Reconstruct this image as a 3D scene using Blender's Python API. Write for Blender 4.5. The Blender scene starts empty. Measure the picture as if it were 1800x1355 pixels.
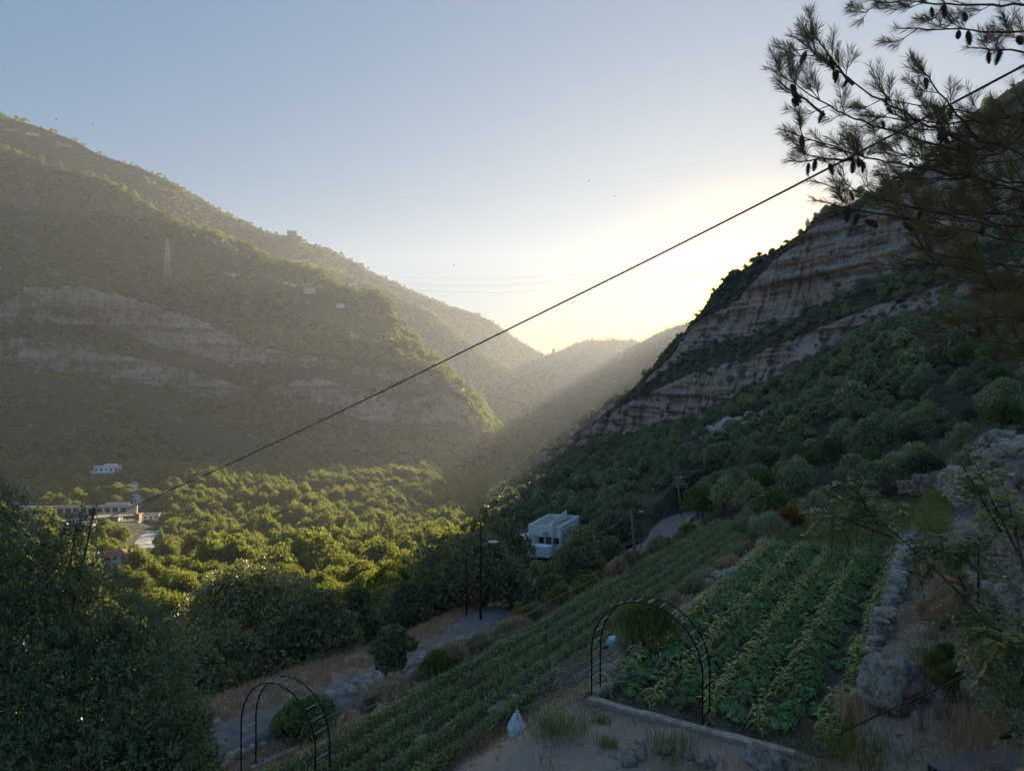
import bpy, bmesh, math, random
import numpy as np
from mathutils import Vector, Matrix
from mathutils.bvhtree import BVHTree
R_ = math.radians
rng = np.random.default_rng(7)
random.seed(7)
scene = bpy.context.scene
COL = scene.collection
FPX, CX, CY = 1250.0, 900.0, 677.5
UP = math.pi / 2

# ------------------------------------------------------------------ camera, world, sun, exposure
cam_d = bpy.data.cameras.new('camera'); cam_d.lens = 25.0; cam_d.sensor_width = 36.0
cam_d.clip_start = 0.1; cam_d.clip_end = 30000
cam = bpy.data.objects.new('camera', cam_d); COL.objects.link(cam)
cam.location = (0, 0, 0); cam.rotation_euler = (UP, 0, 0)
scene.camera = cam
SUN = Vector(((1326 - CX) / FPX, 1.0, (CY - 474) / FPX)).normalized()
sun_elev = math.asin(SUN.z); sun_az = math.atan2(SUN.x, SUN.y)
world = bpy.data.worlds.new('World'); scene.world = world; world.use_nodes = True
wn = world.node_tree.nodes; wl = world.node_tree.links
sky = wn.new('ShaderNodeTexSky'); sky.sky_type = 'NISHITA'; sky.sun_disc = False
sky.sun_elevation = sun_elev; sky.sun_rotation = sun_az
sky.altitude = 500; sky.air_density = 1.3; sky.dust_density = 1.2; sky.ozone_density = 3.2
wn['Background'].inputs['Strength'].default_value = 0.122
gm = wn.new('ShaderNodeGamma'); gm.inputs['Gamma'].default_value = 0.18
hs = wn.new('ShaderNodeHueSaturation'); hs.inputs['Saturation'].default_value = 2.9; hs.inputs['Value'].default_value = 0.65
wl.new(sky.outputs[0], gm.inputs['Color']); wl.new(gm.outputs[0], hs.inputs['Color'])
g2 = wn.new('ShaderNodeGamma'); g2.inputs[1].default_value = 6.5; wl.new(sky.outputs[0], g2.inputs['Color'])
ad = wn.new('ShaderNodeMix'); ad.data_type = 'RGBA'; ad.blend_type = 'ADD'; ad.clamp_result = False; ad.inputs[0].default_value = 1.0
tn = wn.new('ShaderNodeMix'); tn.data_type = 'RGBA'; tn.blend_type = 'MULTIPLY'; tn.inputs[0].default_value = 1.0; tn.inputs[7].default_value = (0.70, 0.96, 1.28, 1)
wl.new(hs.outputs[0], tn.inputs[6]); wl.new(tn.outputs[2], ad.inputs[6]); vs = wn.new('ShaderNodeVectorMath'); vs.operation = 'MULTIPLY'; vs.inputs[1].default_value = (0.9e-7, 0.66e-7, 0.38e-7)
vm = wn.new('ShaderNodeVectorMath'); vm.operation = 'MINIMUM'; vm.inputs[1].default_value = (16.0, 11.5, 6.5)
wl.new(g2.outputs[0], vs.inputs[0]); wl.new(vs.outputs[0], vm.inputs[0]); wl.new(vm.outputs[0], ad.inputs[7]); wl.new(ad.outputs[2], wn['Background'].inputs['Color'])
sd = bpy.data.lights.new('sun', 'SUN'); sd.energy = 4.5; sd.angle = R_(0.5); sd.color = (1.0, 0.81, 0.56)
so = bpy.data.objects.new('sun', sd); COL.objects.link(so)
so.rotation_euler = (-SUN).to_track_quat('-Z', 'Y').to_euler()
scene.view_settings.view_transform = 'Standard'; scene.view_settings.look = 'None'
scene.view_settings.exposure = 1.88; scene.view_settings.gamma = 1.0
scene.cycles.use_denoising = True
scene.cycles.max_bounces = 8; scene.cycles.diffuse_bounces = 4; scene.cycles.glossy_bounces = 1
scene.cycles.transmission_bounces = 3; scene.cycles.transparent_max_bounces = 4; scene.cycles.volume_bounces = 0
scene.cycles.caustics_reflective = False; scene.cycles.caustics_refractive = False
HAZE_DENSITY = 0.76e-4

# ------------------------------------------------------------------ numeric helpers
def at(px, py, d):
    return np.array([(px - CX) / FPX * d, d, (CY - py) / FPX * d])

def _hash(ix, iy, iz, seed):
    h = (ix.astype(np.int64) * 374761393 + iy.astype(np.int64) * 668265263 + iz.astype(np.int64) * 1274126177 + seed * 974634777) & 0xFFFFFFFF
    h = ((h ^ (h >> 13)) * 1274126177) & 0xFFFFFFFF
    h = (h ^ (h >> 16)) & 0xFFFFFF
    return h / float(0xFFFFFF)

def vnoise(P, seed=0):
    P = np.asarray(P, float); F = np.floor(P); f = P - F; f = f * f * (3 - 2 * f)
    i = F.astype(np.int64); out = 0
    for dx in (0, 1):
        wx = f[..., 0] if dx else 1 - f[..., 0]
        for dy in (0, 1):
            wy = f[..., 1] if dy else 1 - f[..., 1]
            for dz in (0, 1):
                wz = f[..., 2] if dz else 1 - f[..., 2]
                out = out + wx * wy * wz * _hash(i[..., 0] + dx, i[..., 1] + dy, i[..., 2] + dz, seed)
    return out * 2 - 1

def fbm(P, octaves=4, seed=0):
    P = np.asarray(P, float); a = 1.0; s = 0; n = 0
    for k in range(octaves):
        s = s + a * vnoise(P, seed + k * 17); n += a; a *= 0.5; P = P * 2.03 + 11.3
    return s / n

def sstep(a, b, x):
    t = np.clip((x - a) / (b - a), 0, 1); return t * t * (3 - 2 * t)

def unit(v):
    return v / np.maximum(np.linalg.norm(v, axis=-1, keepdims=True), 1e-9)

# ------------------------------------------------------------------ scene helpers
def tag(o, label=None, cat=None, group=None, kind=None):
    if label: o['label'] = label
    if cat: o['category'] = cat
    if group: o['group'] = group
    if kind: o['kind'] = kind
    return o

def mesh_data(name, V, Fs, mats=(), smooth=False, attrs=None, midx=None):
    V = np.asarray(V, np.float32)
    if isinstance(Fs, np.ndarray): Fs = [Fs]
    Fs = [np.asarray(f, np.int32) for f in Fs if len(f)]
    me = bpy.data.meshes.new(name)
    me.vertices.add(len(V)); me.vertices.foreach_set('co', V.ravel())
    loops = np.concatenate([f.ravel() for f in Fs]); tot = np.concatenate([np.full(len(f), f.shape[1], np.int32) for f in Fs])
    st = np.concatenate([[0], np.cumsum(tot)[:-1]]).astype(np.int32)
    me.loops.add(len(loops)); me.loops.foreach_set('vertex_index', loops)
    me.polygons.add(len(tot)); me.polygons.foreach_set('loop_start', st); me.polygons.foreach_set('loop_total', tot)
    if midx is not None: me.polygons.foreach_set('material_index', np.asarray(midx, np.int32))
    me.polygons.foreach_set('use_smooth', np.full(len(tot), bool(smooth)))
    me.update(calc_edges=True)
    if attrs:
        for k, v in attrs.items():
            a = me.attributes.new(k, 'FLOAT', 'POINT'); a.data.foreach_set('value', np.asarray(v, np.float32).ravel())
    for m in (mats if isinstance(mats, (list, tuple)) else [mats]): me.materials.append(m)
    return me

def link(name, me, parent=None, loc=None):
    o = bpy.data.objects.new(name, me); COL.objects.link(o)
    if parent is not None: o.parent = parent
    if loc is not None: o.location = loc
    return o

def thing(name, label, cat, loc=(0, 0, 0), rz=0, group=None):
    o = bpy.data.objects.new(name, None); COL.objects.link(o); o.empty_display_size = 0.2
    o.location = tuple(loc); o.rotation_euler = (0, 0, rz)
    return tag(o, label, cat, group)

def copy_tree(o, parent=None):
    c = o.copy(); COL.objects.link(c); c.parent = parent
    for ch in list(o.children): copy_tree(ch, c)
    return c

class MB:
    def __init__(s): s.V = []; s.F = {3: [], 4: []}; s.n = 0
    def add(s, V, F):
        V = np.asarray(V, float); F = np.asarray(F, int)
        s.V.append(V); s.F[F.shape[1]].append(F + s.n); s.n += len(V); return s
    def box(s, c, size, rz=0, taper=1.0, tilt=(0, 0)):
        x, y, z = np.array(size) / 2
        v = np.array([[-x, -y, -z], [x, -y, -z], [x, y, -z], [-x, y, -z], [-x * taper, -y * taper, z], [x * taper, -y * taper, z], [x * taper, y * taper, z], [-x * taper, y * taper, z]])
        if tilt != (0, 0):
            v = v @ np.array(Matrix.Rotation(tilt[0], 3, 'X') @ Matrix.Rotation(tilt[1], 3, 'Y')).T
        cz, sz = math.cos(rz), math.sin(rz)
        v = v @ np.array([[cz, sz, 0], [-sz, cz, 0], [0, 0, 1]]) + np.array(c)
        return s.add(v, [[0, 3, 2, 1], [4, 5, 6, 7], [0, 1, 5, 4], [1, 2, 6, 5], [2, 3, 7, 6], [3, 0, 4, 7]])
    def tube(s, pts, r, n=6, cap=True):
        pts = np.asarray(pts, float); r = np.broadcast_to(np.asarray(r, float), (len(pts),))
        T = np.gradient(pts, axis=0); T = unit(T)
        ref = np.array([0, 0, 1.0]) if abs(T[0][2]) < 0.9 else np.array([1.0, 0, 0])
        U = unit(np.cross(T, ref)); W = np.cross(T, U)
        a = np.linspace(0, 2 * math.pi, n, endpoint=False)
        ring = pts[:, None, :] + r[:, None, None] * (np.cos(a)[None, :, None] * U[:, None, :] + np.sin(a)[None, :, None] * W[:, None, :])
        V = ring.reshape(-1, 3); m = len(pts)
        i = np.arange(m - 1)[:, None] * n; j = np.arange(n)[None, :]; k = (j + 1) % n
        F = np.stack([i + j, i + k, i + n + k, i + n + j], -1).reshape(-1, 4)
        base = s.n; s.add(V, F)
        if cap and n == 4: s.F[4].append(np.array([[base + 3, base + 2, base + 1, base]])); s.F[4].append(np.array([[base + (m - 1) * n + q for q in range(4)]]))
        elif cap:
            for st, rev in ((base, True), (base + (m - 1) * n, False)):
                tri = [[st, st + q, st + q + 1] for q in range(1, n - 1)]
                s.F[3].append(np.array([t[::-1] for t in tri] if rev else tri))
        return s
    def bar(s, a, b, r, n=4): return s.tube([a, b], r, n)
    def faces(s): return [np.concatenate(s.F[k]) for k in (3, 4) if s.F[k]]
    def verts(s): return np.concatenate(s.V)
    def data(s, name, mat, smooth=False, off=None):
        V = s.verts()
        if off is not None: V = V - np.asarray(off)
        return mesh_data(name, V, s.faces(), mat, smooth)
    def build(s, name, mat, parent=None, smooth=False, off=None):
        return link(name, s.data(name, mat, smooth, off), parent)

# ------------------------------------------------------------------ materials
def newmat(name):
    m = bpy.data.materials.new(name); m.use_nodes = True
    n = m.node_tree.nodes; return m, n, m.node_tree.links, n['Principled BSDF']

def ramp(n, stops):
    r = n.new('ShaderNodeValToRGB'); e = r.color_ramp.elements
    e[0].position = stops[0][0]; e[0].color = (*stops[0][1], 1)
    e[1].position = stops[-1][0]; e[1].color = (*stops[-1][1], 1)
    for p, c in stops[1:-1]:
        x = e.new(p); x.color = (*c, 1)
    return r

def mixc(n, l, fac, a, b, mode='MIX'):
    m = n.new('ShaderNodeMix'); m.data_type = 'RGBA'; m.blend_type = mode
    for sock, v in ((m.inputs[0], fac), (m.inputs[6], a), (m.inputs[7], b)):
        if hasattr(v, 'links') or hasattr(v, 'is_linked'): l.new(v, sock)
        elif isinstance(v, (int, float)): sock.default_value = v
        else: sock.default_value = (*v, 1)
    return m.outputs[2]

def noise_tex(n, l, scale, detail=5, rough=0.6, coord=None, vscale=None):
    t = n.new('ShaderNodeTexNoise'); t.inputs['Scale'].default_value = scale; t.inputs['Detail'].default_value = detail
    t.inputs['Roughness'].default_value = rough
    if coord is None:
        c = n.new('ShaderNodeNewGeometry'); coord = c.outputs['Position']
    if vscale is not None:
        mp = n.new('ShaderNodeMapping'); mp.inputs['Scale'].default_value = vscale; l.new(coord, mp.inputs[0]); coord = mp.outputs[0]
    l.new(coord, t.inputs['Vector']); return t

def attr(n, name):
    a = n.new('ShaderNodeAttribute'); a.attribute_name = name; return a.outputs['Fac']

def mmath(n, l, op, a, b=0.0):
    m = n.new('ShaderNodeMath'); m.operation = op
    for sock, v in ((m.inputs[0], a), (m.inputs[1], b)):
        if isinstance(v, (int, float)): sock.default_value = v
        else: l.new(v, sock)
    return m.outputs[0]

def bump(n, l, b, height, strength, dist):
    bp = n.new('ShaderNodeBump'); bp.inputs['Strength'].default_value = strength; bp.inputs['Distance'].default_value = dist
    l.new(height, bp.inputs['Height']); l.new(bp.outputs[0], b.inputs['Normal'])

def foliage(name, dark, mid, light, trans=0.3, rough=0.55, spec=0.25):
    m, n, l, b = newmat(name)
    oi = n.new('ShaderNodeObjectInfo'); g = n.new('ShaderNodeNewGeometry')
    f = mmath(n, l, 'ADD', mmath(n, l, 'MULTIPLY', oi.outputs['Random'], 0.55), mmath(n, l, 'MULTIPLY', g.outputs['Random Per Island'], 0.45))
    r = ramp(n, [(0.05, dark), (0.5, mid), (0.95, light)]); l.new(f, r.inputs[0])
    b.inputs['Roughness'].default_value = rough; b.inputs['Specular IOR Level'].default_value = spec
    l.new(r.outputs[0], b.inputs['Base Color'])
    tr = n.new('ShaderNodeBsdfTranslucent'); l.new(mixc(n, l, 0.7, r.outputs[0], (0.30, 0.34, 0.05), 'MIX'), tr.inputs['Color'])
    mx = n.new('ShaderNodeMixShader'); mx.inputs[0].default_value = trans
    l.new(b.outputs[0], mx.inputs[1]); l.new(tr.outputs[0], mx.inputs[2]); l.new(mx.outputs[0], n['Material Output'].inputs['Surface'])
    return m

def plain(name, c, rough=0.7, var=0.25, scale=3.0, metal=0.0, bmp=0.0, c2=None, spec=0.4):
    m, n, l, b = newmat(name)
    t = noise_tex(n, l, scale, 6, 0.65, coord=(lambda tc: tc.outputs['Object'])(n.new('ShaderNodeTexCoord')))
    c2 = c2 or tuple(x * (1 - var) for x in c)
    r = ramp(n, [(0.35, c2), (0.65, c)]); l.new(t.outputs[0], r.inputs[0]); l.new(r.outputs[0], b.inputs['Base Color'])
    b.inputs['Roughness'].default_value = rough; b.inputs['Metallic'].default_value = metal; b.inputs['Specular IOR Level'].default_value = spec
    if bmp: bump(n, l, b, t.outputs[0], 0.6, bmp)
    return m

def rock_color(n, l, sc, warm=0.5):
    """layered limestone: strata, vertical water streaks and patches of grey and ochre"""
    strata = noise_tex(n, l, 1.0, 8, 0.75, vscale=(0.04 * sc, 0.04 * sc, 0.42 * sc)); strata.inputs['Distortion'].default_value = 0.9
    streak = noise_tex(n, l, 1.0, 6, 0.72, vscale=(0.5 * sc, 0.5 * sc, 0.045 * sc))
    patch = noise_tex(n, l, 0.05 * sc, 5, 0.6)
    r1 = ramp(n, [(0.3, (0.13, 0.11, 0.10)), (0.45, (0.25, 0.22, 0.20)), (0.6, (0.31, 0.28, 0.25)), (0.75, (0.22, 0.19, 0.17))]); l.new(strata.outputs[0], r1.inputs[0])
    r2 = ramp(n, [(0.38, (0.50, 0.48, 0.49)), (0.5, (0.82, 0.81, 0.80)), (0.62, (1.15, 1.12, 1.10))]); l.new(streak.outputs[0], r2.inputs[0])
    c = mixc(n, l, 0.85, r1.outputs[0], r2.outputs[0], 'MULTIPLY')
    r3 = ramp(n, [(0.42, (0.0, 0.0, 0.0)), (0.6, (1, 1, 1))]); l.new(patch.outputs[0], r3.inputs[0])
    och = mixc(n, l, 1.0, c, (1.18, 0.90, 0.80), 'MULTIPLY')
    fac = mmath(n, l, 'MULTIPLY', r3.outputs[0], warm)
    h = mmath(n, l, 'ADD', mmath(n, l, 'MULTIPLY', strata.outputs[0], 0.7), streak.outputs[0])
    return mixc(n, l, fac, c, och), h

def terrain_mat(name, rocksc, gdark, glight, bd=2.0, warm=0.5, gsc=0.03, gain=1.0, namp=3.2):
    m, n, l, b = newmat(name)
    rc, h = rock_color(n, l, rocksc, warm); rc = mixc(n, l, 1.0, rc, gain if isinstance(gain, tuple) else (gain, gain, gain), 'MULTIPLY')
    t = noise_tex(n, l, gsc, 6, 0.7); r = ramp(n, [(0.35, gdark), (0.65, glight)]); l.new(t.outputs[0], r.inputs[0])
    e = noise_tex(n, l, gsc * 2.2, 8, 0.75)
    a = mmath(n, l, 'ADD', attr(n, 'rock'), mmath(n, l, 'MULTIPLY', mmath(n, l, 'SUBTRACT', e.outputs[0], 0.46), namp))
    rr = ramp(n, [(0.50, (0, 0, 0)), (0.62, (1, 1, 1))]); l.new(a, rr.inputs[0])
    l.new(mixc(n, l, rr.outputs[0], r.outputs[0], rc), b.inputs['Base Color'])
    b.inputs['Roughness'].default_value = 0.9; b.inputs['Specular IOR Level'].default_value = 0.15
    bump(n, l, b, h, 0.9, bd)
    return m

M = {}
M['mtn_left'] = terrain_mat('left mountain ground', 0.5, (0.030, 0.040, 0.016), (0.07, 0.075, 0.035), 3.0, 0.5, gain=(1.6, 1.4, 1.3), namp=3.4)
M['mtn_right'] = terrain_mat('right mountain ground', 1.0, (0.028, 0.036, 0.018), (0.10, 0.085, 0.055), 1.6, 0.5, 0.06, gain=(1.95, 1.70, 1.60), namp=2.4)
M['valley'] = terrain_mat('valley ground', 1.0, (0.035, 0.042, 0.018), (0.11, 0.10, 0.055), 1.0, 0.3, 0.05)
M['hills'] = terrain_mat('far hills ground', 0.2, (0.04, 0.05, 0.025), (0.09, 0.09, 0.05), 5, 0.3, 0.005)
M['leaf_far'] = foliage('far canopy leaves', (0.055, 0.095, 0.028), (0.105, 0.165, 0.042), (0.21, 0.26, 0.07), 0.42, 0.6, 0.2)
M['leaf_valley'] = foliage('valley canopy leaves', (0.075, 0.105, 0.020), (0.16, 0.19, 0.036), (0.27, 0.27, 0.06), 0.42, 0.6, 0.2)
M['leaf_slope'] = foliage('slope canopy leaves', (0.132, 0.158, 0.082), (0.273, 0.277, 0.139), (0.478, 0.447, 0.184), 0.22, 0.42, 0.7)
M['leaf_dark'] = foliage('dark oak leaves', (0.087, 0.103, 0.053), (0.187, 0.191, 0.089), (0.349, 0.308, 0.133), 0.25, 0.42, 0.7)
M['leaf_bright'] = foliage('fresh green leaves', (0.05, 0.10, 0.015), (0.09, 0.16, 0.02), (0.16, 0.24, 0.03), 0.32, 0.42, 0.7)
M['leaf_olive'] = foliage('olive grey leaves', (0.06, 0.075, 0.05), (0.10, 0.12, 0.08), (0.16, 0.18, 0.12), 0.2, 0.55, 0.3)
M['leaf_gold'] = foliage('golden green leaves', (0.132, 0.132, 0.022), (0.220, 0.220, 0.033), (0.330, 0.319, 0.044), 0.4, 0.55, 0.3)
M['bark'] = plain('bark', (0.11, 0.085, 0.065), 0.9, 0.5, 6)
M['pine_bark'] = plain('pine twig bark', (0.10, 0.065, 0.05), 0.9, 0.4, 30)
def stone_mat(name, a, b_, c):
    m, n, l, b = newmat(name); tc = n.new('ShaderNodeTexCoord').outputs['Object']
    t1 = noise_tex(n, l, 2.2, 8, 0.75, tc); t1.inputs['Distortion'].default_value = 0.6; t2 = noise_tex(n, l, 14.0, 6, 0.8, tc)
    r1 = ramp(n, [(0.34, c), (0.47, b_), (0.62, a)]); l.new(t1.outputs[0], r1.inputs[0])
    r2 = ramp(n, [(0.36, (0.35, 0.32, 0.30)), (0.52, (0.95, 0.94, 0.92)), (0.7, (1.25, 1.24, 1.2))]); l.new(t2.outputs[0], r2.inputs[0])
    l.new(mixc(n, l, 0.9, r1.outputs[0], r2.outputs[0], 'MULTIPLY'), b.inputs['Base Color']); b.inputs['Roughness'].default_value = 0.95; b.inputs['Specular IOR Level'].default_value = 0.15
    bump(n, l, b, mmath(n, l, 'ADD', t1.outputs[0], mmath(n, l, 'MULTIPLY', t2.outputs[0], 0.6)), 1.0, 0.12); return m
M['rock'] = stone_mat('pale field stone', (0.72, 0.65, 0.58), (0.50, 0.43, 0.36), (0.24, 0.17, 0.13))
M['rock_dark'] = stone_mat('weathered brown stone', (0.36, 0.28, 0.23), (0.25, 0.19, 0.155), (0.12, 0.09, 0.075))
M['concrete'] = plain('rough concrete', (0.50, 0.41, 0.33), 0.9, 0.4, 5, bmp=0.01)
M['steel'] = plain('dark painted steel', (0.018, 0.017, 0.016), 0.45, 0.4, 20, 0.3)
M['zinc'] = plain('pale galvanised steel', (0.42, 0.42, 0.42), 0.5, 0.2, 20, 0.6)
M['pole'] = plain('tarred timber pole', (0.035, 0.03, 0.026), 0.85, 0.4, 8)
M['pole_pale'] = plain('weathered concrete pole', (0.30, 0.25, 0.18), 0.85, 0.5, 3)
M['lamp'] = plain('pale lamp housing', (0.75, 0.76, 0.76), 0.4, 0.1, 4)
M['cable'] = plain('black cable rubber', (0.02, 0.02, 0.03), 0.5, 0.3, 4)
M['white'] = plain('white plaster', (0.84, 0.83, 0.80), 0.85, 0.14, 1.5)
M['cream'] = plain('cream plaster', (0.68, 0.61, 0.50), 0.85, 0.2, 1.0)
M['greywall'] = plain('grey block wall', (0.33, 0.31, 0.28), 0.9, 0.3, 0.8)
M['tile'] = plain('terracotta roof tile', (0.42, 0.15, 0.08), 0.85, 0.35, 3.0)
M['roofslab'] = plain('dusty roof slab', (0.40, 0.37, 0.32), 0.9, 0.4, 0.7)
M['glass'] = plain('dark window glass', (0.02, 0.022, 0.025), 0.15, 0.2, 2)
M['wood'] = plain('brown door wood', (0.14, 0.09, 0.06), 0.7, 0.3, 5)
M['asphalt'] = plain('worn asphalt', (0.175, 0.16, 0.15), 0.85, 0.35, 1.2, c2=(0.10, 0.095, 0.09))
M['path'] = plain('pale concrete lane', (0.42, 0.41, 0.38), 0.9, 0.2, 0.6)
M['cane'] = plain('dry cane', (0.42, 0.35, 0.24), 0.8, 0.4, 10)
M['hose'] = plain('grey green hose', (0.20, 0.25, 0.23), 0.5, 0.3, 10)
M['bag'] = plain('white plastic bag', (0.70, 0.78, 0.86), 0.4, 0.2, 7)
M['orange'] = plain('orange sheet', (0.62, 0.12, 0.04), 0.7, 0.2, 3)
M['squash'] = foliage('squash leaves', (0.078, 0.156, 0.052), (0.130, 0.247, 0.072), (0.247, 0.390, 0.143), 0.25, 0.5, 0.35)
M['corn'] = foliage('corn leaves', (0.165, 0.248, 0.036), (0.249, 0.363, 0.055), (0.414, 0.495, 0.091), 0.3, 0.42, 0.7)
M['bean'] = foliage('bean leaves', (0.116, 0.167, 0.059), (0.211, 0.275, 0.089), (0.384, 0.406, 0.146), 0.25, 0.42, 0.7)
M['drygrass'] = foliage('dry grass', (0.379, 0.198, 0.142), (0.600, 0.330, 0.223), (0.600, 0.511, 0.365), 0.2, 0.8, 0.1)
M['greengrass'] = foliage('green grass', (0.119, 0.140, 0.041), (0.214, 0.232, 0.071), (0.356, 0.315, 0.122), 0.25, 0.7, 0.2)
M['palebush'] = foliage('pale flowering leaves', (0.19, 0.19, 0.11), (0.34, 0.32, 0.20), (0.55, 0.50, 0.34), 0.2, 0.8, 0.1)
M['redbush'] = foliage('reddish dry leaves', (0.16, 0.05, 0.03), (0.26, 0.09, 0.05), (0.34, 0.15, 0.08), 0.2, 0.8, 0.1)
M['needle'] = foliage('pine needles', (0.12, 0.07, 0.045), (0.19, 0.115, 0.065), (0.28, 0.18, 0.08), 0.25, 0.6, 0.3)
M['cone'] = plain('pine cone scales', (0.12, 0.06, 0.04), 0.8, 0.6, 60)
M['fgleaf'] = foliage('foreground leaves', (0.100, 0.132, 0.063), (0.229, 0.245, 0.113), (0.574, 0.486, 0.189), 0.2, 0.55, 0.35)
M['pinnate'] = foliage('pinnate leaves', (0.102, 0.142, 0.043), (0.238, 0.269, 0.071), (0.600, 0.475, 0.106), 0.25, 0.42, 0.7)

# near ground: soil, dry grass and green parts by zone
def ground_mat():
    m, n, l, b = newmat('near ground')
    t1 = noise_tex(n, l, 0.9, 8, 0.7); t2 = noise_tex(n, l, 6.0, 6, 0.75); t3 = noise_tex(n, l, 30.0, 4, 0.7)
    dry = ramp(n, [(0.3, (0.24, 0.175, 0.125)), (0.5, (0.40, 0.30, 0.22)), (0.7, (0.52, 0.42, 0.32))]); l.new(t2.outputs[0], dry.inputs[0])
    grn = ramp(n, [(0.35, (0.05, 0.06, 0.02)), (0.65, (0.12, 0.12, 0.05))]); l.new(t2.outputs[0], grn.inputs[0])
    r1 = ramp(n, [(0.47, (0, 0, 0)), (0.6, (1, 1, 1))]); l.new(t1.outputs[0], r1.inputs[0])
    c = mixc(n, l, mmath(n, l, 'MULTIPLY', r1.outputs[0], 0.6), dry.outputs[0], grn.outputs[0])
    soil = ramp(n, [(0.35, (0.12, 0.08, 0.06)), (0.65, (0.22, 0.155, 0.12))]); l.new(t2.outputs[0], soil.inputs[0])
    c = mixc(n, l, attr(n, 'soil'), c, soil.outputs[0])
    c = mixc(n, l, attr(n, 'bare'), c, mixc(n, l, t3.outputs[0], (0.30, 0.215, 0.165), (0.66, 0.52, 0.43)))
    st = ramp(n, [(0.60, (0, 0, 0)), (0.66, (1, 1, 1))]); l.new(t3.outputs[0], st.inputs[0])
    c = mixc(n, l, mmath(n, l, 'MULTIPLY', st.outputs[0], 0.5), c, (0.38, 0.35, 0.31))
    l.new(c, b.inputs['Base Color']); b.inputs['Roughness'].default_value = 0.95; b.inputs['Specular IOR Level'].default_value = 0.1
    bump(n, l, b, mmath(n, l, 'ADD', t2.outputs[0], t3.outputs[0]), 0.8, 0.06)
    return m
M['ground'] = ground_mat()


# ------------------------------------------------------------------ the valley road's line
ROAD = np.array([(-24, 6, -11.6), (-17, 17, -12.6), (-11, 27.5, -13.6), (-6.8, 36, -14.9), (-3.0, 50, -17.2), (-1.0, 66, -20.3), (4, 84, -22.9), (13, 101, -25), (20, 109, -25.8),
                 (24.7, 117, -26.2), (27.3, 126, -27), (30.7, 140, -28.4), (36, 157, -29.9), (42, 170, -31), (52, 186, -32.5)])
def resample(P, step):
    P = np.asarray(P, float); L = np.concatenate([[0], np.cumsum(np.linalg.norm(np.diff(P, axis=0), axis=1))])
    n = max(2, int(L[-1] / step) + 1); q = np.linspace(0, L[-1], n)
    Q = np.stack([np.interp(q, L, P[:, k]) for k in range(3)], 1)
    for _ in range(int(8 / max(step, 0.1)) if step < 8 else 0):
        Q[1:-1] = (Q[:-2] + Q[1:-1] * 2 + Q[2:]) / 4
    return Q
ROADC = resample(ROAD, 1.5)
def carve_road(P, inner=3.0, outer=7.5, drop=0.2, ymin=-99):
    """lower or raise ground points to the road's height beside it"""
    sh = P.shape; Q = P.reshape(-1, 3).copy()
    near = np.where((Q[:, 1] < 200) & (Q[:, 1] > ymin) & (Q[:, 0] > -45) & (Q[:, 0] < 65))[0]
    for k in range(0, len(near), 20000):
        ix = near[k:k + 20000]
        d = np.linalg.norm(Q[ix, None, :2] - ROADC[None, :, :2], axis=2); j = d.argmin(1); dm = d[np.arange(len(ix)), j]
        w = 1 - sstep(inner, outer, dm)
        Q[ix, 2] = Q[ix, 2] * (1 - w) + (ROADC[j, 2] - drop) * w
    return Q.reshape(sh)

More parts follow.
